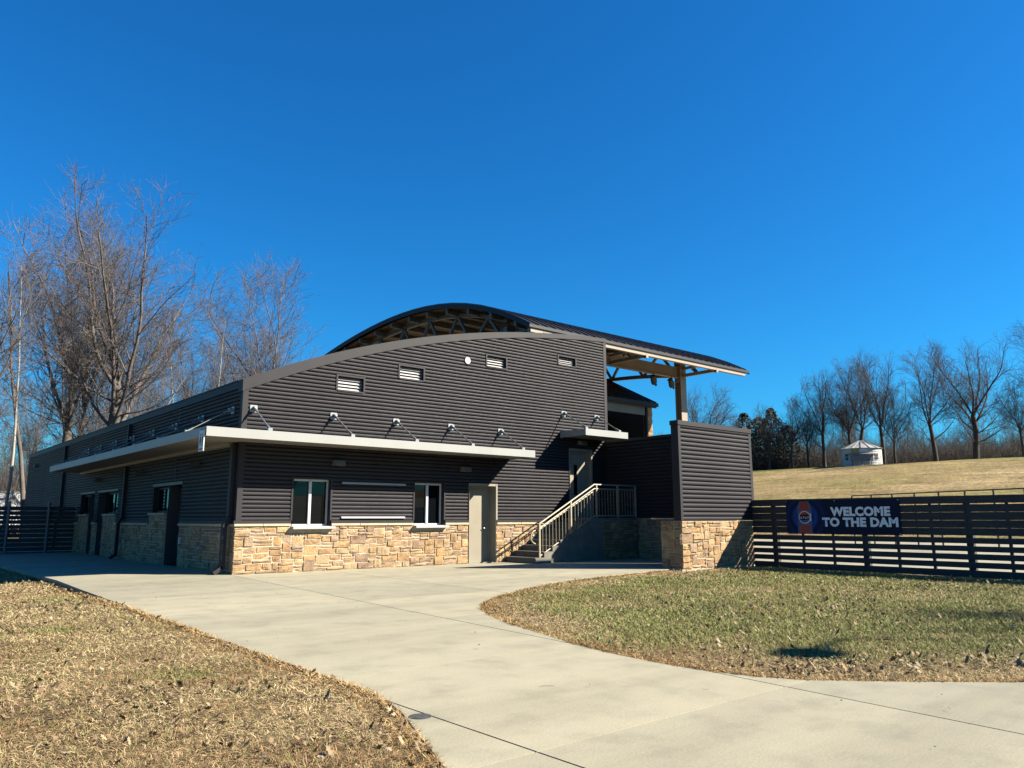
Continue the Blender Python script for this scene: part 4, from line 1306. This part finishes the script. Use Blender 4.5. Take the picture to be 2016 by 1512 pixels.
tf = tree_meshes(606, 17, .15, 'pole', 1.0, 'bark_grey', 'twig_rosy')
th = tree_meshes(707, 20, .42, 'vase', 1.0, 'bark_dark', 'twig_dark')
tj = tree_meshes(808, 19.3, .50, 'oak', 1.05, 'bark_dark', 'twig_dark')
tk = tree_meshes(909, 19, .34, 'vase', .98, 'bark_dark', 'twig_dark')
for k, v in dict(ta=ta, tb=tb, tc=tc_, td=td, te=te, tf=tf, th=th, tj=tj, tk=tk).items(): print('tree', k, v[2])
# hand-placed trees on the left
plant(ta, 112, 58, 'tall grey bare tree, left one of the two big trunks', GW, .95)
plant(tc_, 138, 60, 'slender grey bare tree close beside the left big trunk', GW, .88)
plant(tb, 207, 53, 'biggest bare tree with heavy limbs reaching right over the roof', GW, .95, 1.2)
plant(td, 22, 48, 'thin pale-barked tree standing near the left picture edge', GW, .78)
plant(te, 64, 52, 'thin grey tree left of the two big trunks', GW, .78)
plant(tb, -120, 45, 'heavy bare tree leaning in from outside the left edge', GW, .62, 2.2)
plant(td, 342, 70, 'pale-barked thin tree right of the biggest tree', GW, .98)
plant(td, 426, 66, 'pale-barked thin tree nearest the corner of the metal roof', GW, .95)
plant(tc_, 500, 72, 'tall lone rounded bare tree left of the arched roof', GW, 1.06, .5)
plant(te, 545, 88, 'small bare tree right of the tall lone rounded one', GW, .8)
plant(tf, 590, 92, 'small bare tree nearest the left end of the arched roof', GW, 1.0)
plant(tc_, 475, 80, 'bare tree partly hidden behind the tall lone rounded tree', GW, .85)
plant(tb, 385, 85, 'broad bare tree behind the pale-barked thin trees', GW, .85, 3.0)
wood = [tf, te, tc_, td, tf, te]
n = 0
for px in np.linspace(-110, 640, 40):
    p_ = float(px) + rnd.uniform(-9, 9)
    plant(wood[n % 6], p_, rnd.uniform(74 if p_ < 75 else 62, 105), 'slim bare tree among the crowd of trunks behind the long dark wall', 'slim trees crowding the wood', rnd.uniform(.55, .82) * (1 if p_ < 480 else .8)); n += 1
# hilltop trees
plant(th, 1622, 133, 'bare tree leaning out left, first of the hilltop row', GH, .85, .4)
plant(tk, 1672, 136, 'bare tree directly behind the left side of the white bin', GH, .98)
plant(th, 1692, 138, 'multi-stemmed bare tree behind the white bin roof', GH, 1.0, 2.0)
plant(tk, 1737, 134, 'tall narrow bare tree just right of the white bin', GH, 1.06, 1.0)
plant(tk, 1763, 132, 'shorter bare tree second to the right of the white bin', GH, .70, 3.0)
plant(th, 1840, 131, 'tall bare tree left of the largest hilltop tree', GH, .95, 4.0)
plant(tj, 1919, 128, 'largest rounded bare tree of the hilltop row', GH, 1.0, 5.1)
plant(tk, 2012, 118, 'bare tree cut by the right picture edge', GH, .6)
plant(th, 2080, 120, 'bare tree just outside the right picture edge', GH, .95)
plant(tj, 1398, 128, 'rounded bare tree behind the tan steel column', GH, .75, 1.0)
plant(tk, 1300, 150, 'small bare tree low behind the stage wing', GH, .5)
plant(tk, 1325, 165, 'small bare tree left of the tan steel column', GH, .5)
for k, px in enumerate(np.linspace(1450, 2060, 40)):
    plant([tk, tf, th][k % 3], float(px) + rnd.uniform(-8, 8), rnd.uniform(145, 190), 'small bare tree in the thicket behind the hilltop row', 'thicket trees behind the hilltop', rnd.uniform(.42, .72))
# brushwood: far masses nobody could count
def brush(name, spots, label):
    segs_ = []
    r = random.Random(77)
    for (x, y, z, h) in spots:
        for _ in range(34):
            d = [r.gauss(0, .35), r.gauss(0, .35), 1]
            p = [x + r.gauss(0, .9), y + r.gauss(0, .9), z - .1]; L = h * r.uniform(.4, 1.0)
            for s_ in range(4):
                d = [d[0] + r.gauss(0, .15), d[1] + r.gauss(0, .15), d[2]]
                l = math.sqrt(sum(q * q for q in d)); p2 = [p[i] + d[i] / l * L / 4 for i in range(3)]
                ra = (.026 if 'wood' in label else .036) * (1 - s_ / 5)
                segs_.append((*p, *p2, ra, ra * .8))
                if s_ > 0:
                    dd = rot_dir([q / l for q in d], R(r.uniform(25, 55)), r); p3 = [p2[i] + dd[i] * L * .25 for i in range(3)]
                    segs_.append((*p2, *p3, ra * .6, .008))
                p = p2
    V, F = segtube(segs_, 3)
    o_ = link(name, npmesh(name, V, [F], 'twig_rosy' if 'wood' in label else 'twig_dark', smooth=True))
    return tag(o_, label, kind='stuff')
sp_ = []
for px in np.linspace(1440, 2140, 560):
    d = rnd.uniform(134, 175); x, y = at(float(px), d); sp_.append((x, y, float(height(x, y)), rnd.uniform(3.5, 8.0)))
for px in np.linspace(1270, 1440, 110):
    d = rnd.uniform(130, 170); x, y = at(float(px), d); sp_.append((x, y, float(height(x, y)), rnd.uniform(4, 8)))
brush('brushwood', sp_, 'dark leafless brush along the hilltop')
sp_ = []
for px in np.linspace(-160, 650, 260):
    d = rnd.uniform(74 if px < 75 else 58, 98); x, y = at(float(px), d); sp_.append((x, y, 0, rnd.uniform(3.5, 8)))
for px in np.linspace(-170, 130, 110):
    d = rnd.uniform(74, 104); x, y = at(float(px), d); sp_.append((x, y, 0, rnd.uniform(3.5, 9)))
brush('brushwood', sp_, 'tangled leafless undergrowth of the wood behind the building')
# conifers
def conifer(seed, H, W_):
    r = np.random.default_rng(seed)
    N = 3600
    h = r.uniform(.02, 1, N) ** .9
    env = np.clip((1 - h ** 2.6), .0, 1) ** .7 * (0.80 + .20 * np.sin(h * 13 + seed)) + .05
    a = r.uniform(0, 6.283, N)
    lob = 1 + .24 * np.sin(a * 2 + h * 7 + seed) + .16 * np.sin(a * 5 - h * 15)
    rad = W_ * env * lob * np.sqrt(r.uniform(.10, 1, N))
    p = np.stack([rad * np.cos(a), rad * np.sin(a), h * H], 1)
    s_ = r.uniform(.14, .46, N)
    d1 = r.normal(0, 1, (N, 3)) + np.stack([np.cos(a), np.sin(a), -.2 + 0 * a], 1); d1 /= np.linalg.norm(d1, axis=1, keepdims=True)
    d2 = np.cross(d1, r.normal(0, 1, (N, 3))); d2 /= np.linalg.norm(d2, axis=1, keepdims=True)
    V = np.stack([p - d2 * s_[:, None] * .35, p + d1 * s_[:, None], p + d2 * s_[:, None] * .35, p - d1 * s_[:, None] * .6], 1).reshape(-1, 3)
    F = np.arange(N * 4).reshape(N, 4)
    mc = npmesh('crown', V, [F], 'conifer_needles')
    Vt, Ft = segtube([(0, 0, -.3, 0, 0, H * .9, .22, .05)] + [(0, 0, H * q, math.cos(q * 40) * W_ * (1 - q), math.sin(q * 40) * W_ * (1 - q), H * (q + .08), .05, .015) for q in np.linspace(.1, .85, 22)], 6)
    return npmesh('trunk', Vt, [Ft], 'bark_dark', smooth=True), mc
ca, cb = conifer(5, 14.0, 4.6), conifer(9, 12.5, 5.2)
GC = 'conifers left of the hilltop row'
plant(ca, 1468, 138, 'dark conifer hidden partly by the ribbed screen panel', GC, .80, name='conifer_tree')
plant(cb, 1497, 141, 'dark green conifer just right of the ribbed screen panel', GC, .86, name='conifer_tree')
plant(ca, 1522, 137, 'tallest dark conifer, in the middle of its group', GC, .84, 2, name='conifer_tree')
plant(cb, 1552, 140, 'rightmost dull conifer beside the leaning bare tree', GC, .72, 1, name='conifer_tree')
for px, d, sc_, lb in ((1452, 131, .55, 'thin bare tree in front of the leftmost dark conifer'), (1512, 130, .62, 'thin bare tree standing before the middle of the conifers'), (1560, 131, .66, 'bare tree between the conifers and the leaning hilltop tree'), (1590, 134, .7, 'bare tree just left of the leaning hilltop tree')):
    plant(tk, px, d, lb, GH, sc_)
# trees and a lamp outside the frame on the right: their shade falls on the lawn
x_, y_ = 11.2, -21.6
t1 = thing('bare_tree', 'small bare tree outside the frame on the right lawn', 'tree', (x_, y_, -.05))
t1.scale = (.40, .40, .40)
for nm, me in (('trunk', tk[0]), ('crown', tk[1])):
    o_ = bpy.data.objects.new(nm, me); C.objects.link(o_); o_.parent = t1
LT = 7.0
hx, hy = .26 + 1.05 * LT, -14.15 - 1.09 * LT
LP = thing('street_lamp', 'slim lamp post with a flat square head outside the frame on the right', 'lamp post', (hx + 1.1, hy + .2, -.05))
MB().tube([(hx + 1.1, hy + .2, -.2), (hx + 1.1, hy + .2, LT + .1)], [.06, .04], 10).build('pole', 'black_metal', LP)
hd = MB().tube([(hx + 1.1, hy + .2, LT), (hx + .2, hy + .03, LT)], .03, 8)
hd.tube([(hx, hy, LT - .05), (hx, hy, LT - .03), (hx, hy, LT + .03), (hx, hy, LT + .06)], [.28, .33, .33, .2], 20).build('lamp_head', 'black_metal', LP)

# ------------------------------------------------------------------ grass blades and fallen leaves
cf, sf = math.cos(YAW), math.sin(YAW)
def infrustum(x, y, margin=2.2):
    dx, dy = x - CAM[0], y - CAM[1]
    dep = dx * sf + dy * cf; lat = dx * cf - dy * sf
    return (dep > 2.2) & (np.abs(lat) < dep * .668 + margin), dep
def scatter(n, x0, x1, y0, y1, dens_fn, r):
    x = r.uniform(x0, x1, n); y = r.uniform(y0, y1, n)
    ok, dep = infrustum(x, y)
    ok &= ~inside(x, y, PAVE)
    ok &= r.uniform(0, 1, n) < dens_fn(dep) * np.clip(.95 - .55 * np.clip(nz(x - 2, y + 5, 4.1) * .7 + nz(x, y - 8, 9.0) * .5 - .35, 0, 1), .25, 1)
    ok &= (x < 12.2) & ~((x > -.1) & (y > -.1)) & ~((x > 9.3) & (y > -5.8))
    return x[ok], y[ok], dep[ok]
def edge_dist(x, y):
    P_ = np.array(PAVE); A_ = P_; B_ = np.roll(P_, -1, 0)
    best = np.full(len(x), 1e9)
    for a, b_ in zip(A_, B_):
        if max(abs(a[0]), abs(b_[0]), abs(a[1]), abs(b_[1])) > 39: continue
        d = b_ - a; t_ = np.clip(((x - a[0]) * d[0] + (y - a[1]) * d[1]) / (d @ d), 0, 1)
        best = np.minimum(best, np.hypot(x - a[0] - t_ * d[0], y - a[1] - t_ * d[1]))
    return best
r = np.random.default_rng(3)
gx1, gy1, gd1 = scatter(2900000, -19, -3.4, -17.8, 9, lambda d: np.clip((4.2 / d) ** 1.6, .035, 1), r)
gx2, gy2, gd2 = scatter(620000, -2, 12.3, -19, -5, lambda d: np.clip((9.5 / d) ** 1.6, .25, 1), r)
def edge_pts(line_, per_m, side, off, r):
    xs, ys_ = [], []
    P_ = np.array(line_, float)
    for a, b_ in zip(P_[:-1], P_[1:]):
        L_ = np.hypot(*(b_ - a)); n_ = int(L_ * per_m)
        if L_ > 30: continue
        t_ = r.uniform(0, 1, n_); d = (b_ - a) / L_; nn = np.array([-d[1], d[0]]) * side
        o_ = np.abs(r.normal(0, off, n_))
        xs.append(a[0] + d[0] * t_ * L_ + nn[0] * o_); ys_.append(a[1] + d[1] * t_ * L_ + nn[1] * o_)
    return np.concatenate(xs), np.concatenate(ys_)
ex1, ey1 = edge_pts(LEFT[1:], 420, -1, .035, r)
ex2, ey2 = edge_pts(RIGHT[1:24], 420, -1, .035, r)
keep = ~inside(ex1, ey1, PAVE); ex1, ey1 = ex1[keep], ey1[keep]
keep = ~inside(ex2, ey2, PAVE); ex2, ey2 = ex2[keep], ey2[keep]
exx = np.concatenate([ex1, ex2]); eyy = np.concatenate([ey1, ey2])
GXs = np.concatenate([gx1, gx2, exx]); GYs = np.concatenate([gy1, gy2, eyy]); GDs = np.concatenate([gd1, gd2, np.hypot(exx - CAM[0], eyy - CAM[1])])
NE = len(exx)
N = len(GXs); print('blades', N)
isr = GXs > -2
ed = edge_dist(GXs, GYs)
pat = nz(GXs, GYs, .75) * .55 + nz(GXs + 7, GYs - 3, 2.1) * .45
green_r = sstep(.15, 1.7, ed) * 1.2 + pat * .55 - .12
green_l = nz(GXs, GYs, 1.7) * .85 + nz(GXs + 2, GYs - 9, 4.6) * .6 - .62
green = np.clip(np.where(isr, green_r, green_l), 0, 1)
pg = np.clip(np.where(isr, .10 + .75 * green, .10 + .8 * green), 0, .9)
isg = r.uniform(0, 1, N) < pg
straw = np.array([[.60, .45, .25], [.52, .375, .20], [.41, .28, .15], [.66, .53, .33], [.30, .20, .112]])
grn = np.array([[.225, .265, .07], [.28, .30, .09], [.33, .33, .12], [.16, .215, .055]])
grn = grn * ALB; straw = straw * ALB
col = np.where(isg[:, None], grn[r.integers(0, 4, N)], straw[r.choice(5, N, p=[.3, .26, .18, .12, .14])])
rust = (ed < .22)[:, None] & (r.uniform(0, 1, N) < .6)[:, None]
col = np.where(rust, np.array([[.46, .29, .12]]) * ALB, col)
brn = np.clip(nz(GXs - 4, GYs + 9, 1.25) * .6 + nz(GXs + 5, GYs, 3.4) * .5 - .05, 0, 1)[:, None] * (~isg)[:, None]
col = col * (1 - brn * np.array([[.36, .46, .50]]))
pale = np.clip(nz(GXs + 11, GYs + 2, 1.9) * .7 - .35, 0, 1)[:, None] * (~isg)[:, None]
col = col * (1 + pale * .35)
col *= r.uniform(.84, 1.16, (N, 1))
az = r.uniform(0, 6.283, N)
lay = np.where(isg, r.uniform(.45, 1.2, N), np.abs(r.normal(.30, .30, N)))
clump = np.clip(nz(GXs + 3, GYs, 3.3) * .7 + nz(GXs - 6, GYs + 4, 7.5) * .6 - .55, 0, 1.6)
L = np.where(isg, r.uniform(.03, .07, N), r.uniform(.024, .068, N)) * np.where(isr, 1.0, .9) * (1 + .75 * clump)
lay[-NE:] = r.uniform(.15, 1.0, NE); L[-NE:] = r.uniform(.03, .075, NE)
W_ = np.clip(.0005 + GDs * .00020, .0012, .005) * r.uniform(.7, 1.4, N)
gz = height(GXs, GYs) + .002
lift = np.where(isg, 0, r.uniform(0, .022, N))
d0 = np.stack([np.cos(az) * np.cos(lay), np.sin(az) * np.cos(lay), np.sin(lay)], 1)
lay2 = lay - r.uniform(.1, .9, N)
az2 = az + r.normal(0, .35, N)
d1 = np.stack([np.cos(az2) * np.cos(lay2), np.sin(az2) * np.cos(lay2), np.sin(lay2)], 1)
sdv = np.stack([-np.sin(az), np.cos(az), r.normal(0, .35, N)], 1)
P0 = np.stack([GXs, GYs, gz + lift], 1)
P1 = P0 + d0 * (L * .55)[:, None]; P2 = P1 + d1 * (L * .5)[:, None]
P2[:, 2] = np.maximum(P2[:, 2], gz + .002)
wv3 = sdv * W_[:, None]
V = np.stack([P0 - wv3, P0 + wv3, P1 - wv3 * .8, P1 + wv3 * .8, P2], 1).reshape(-1, 3)
b5 = np.arange(N) * 5
me = npmesh('grass', V, [np.stack([b5, b5 + 1, b5 + 3, b5 + 2], 1), np.stack([b5 + 2, b5 + 3, b5 + 4], 1)], 'grass_blade', tint=np.repeat(col, 5, 0))
tag(link('grass', me), 'short matted winter grass, straw coloured and green', kind='stuff')
# leaves
lx1, ly1, ld1 = scatter(110000, -17, -3.4, -17.5, 6, lambda d: np.clip(6 / d, .15, 1), r)
lx2, ly2, ld2 = scatter(15000, -2, 12.2, -19, -5, lambda d: d * 0 + .9, r)
Lx = np.concatenate([lx1, lx2]); Ly = np.concatenate([ly1, ly2])
dens = nz(Lx, Ly, .9) + nz(Lx, Ly, 2.7) * .6
sel = (r.uniform(0, 1, len(Lx)) < np.clip(.30 + .4 * dens, .06, 1) * np.where(Lx < -2, .55, .80))
# drift along the right lawn's lower edge
Lx, Ly = Lx[sel], Ly[sel]
ex = r.uniform(-1.4, 4.5, 700); ey = -14.9 - (ex + 1) * .55 + np.abs(r.normal(.1, .45, 700)) + .15
dbx = r.uniform(-4, 3, 90); dby = r.uniform(-16.5, -1, 90); kd = inside(dbx, dby, PAVE)
k_ = ~inside(ex, ey, PAVE); Lx = np.concatenate([Lx, ex[k_]]); Ly = np.concatenate([Ly, ey[k_]])
ND = int(kd.sum()); Lx = np.concatenate([dbx[kd], Lx]); Ly = np.concatenate([dby[kd], Ly])
N = len(Lx); print('leaves', N)
outline = np.array([(-.5, 0), (-.28, .10), (-.30, .30), (-.10, .16), (0, .38), (.12, .18), (.30, .30), (.26, .10), (.52, 0), (.26, -.10), (.30, -.30), (.12, -.18), (0, -.38), (-.10, -.16), (-.30, -.30), (-.28, -.10)])
nb = len(outline)
sc = r.uniform(.030, .068, N)
sc[:ND] = r.uniform(.010, .024, ND)
az = r.uniform(0, 6.283, N); tx = np.clip(r.normal(0, .45, N), -.9, .9); ty = np.clip(r.normal(0, .45, N), -.9, .9); cur = r.uniform(-.5, 1.1, N)
u = outline[None, :, 0] * sc[:, None]; v = outline[None, :, 1] * sc[:, None] * r.uniform(.7, 1.1, (N, 1))
u = np.concatenate([u, np.zeros((N, 1))], 1); v = np.concatenate([v, np.zeros((N, 1))], 1)
w_ = cur[:, None] * (v ** 2 * 9 + u ** 2 * 5) + u * np.tan(tx)[:, None] + v * np.tan(ty)[:, None] + r.normal(0, .003, (N, nb + 1))
w_ = w_ - w_.min(1, keepdims=True) + .006 + r.uniform(0, .02, (N, 1))
X = Lx[:, None] + u * np.cos(az)[:, None] - v * np.sin(az)[:, None]
Y = Ly[:, None] + u * np.sin(az)[:, None] + v * np.cos(az)[:, None]
gzl = height(Lx, Ly); gzl[:ND] = -.012
Z = gzl[:, None] + w_ + .012
V = np.stack([X, Y, Z], -1).reshape(-1, 3)
b0 = (np.arange(N) * (nb + 1))[:, None]; j = np.arange(nb)[None, :]
F = np.stack([b0 + j, b0 + (j + 1) % nb, np.broadcast_to(b0 + nb, (N, nb))], -1).reshape(-1, 3)
lc = np.array([[.37, .285, .175], [.31, .215, .12], [.40, .33, .235], [.23, .15, .09], [.16, .10, .06]])[r.choice(5, N, p=[.28, .26, .14, .2, .12])] * r.uniform(.8, 1.2, (N, 1)) * ALB * .85
me = npmesh('fallen_leaves', V, [F], 'dry_leaf', tint=np.repeat(lc, nb + 1, 0))
tag(link('fallen_leaves', me), 'dry brown oak leaves scattered over the grass', kind='stuff')
print('objects', len(bpy.data.objects), 'slabs', nslab)
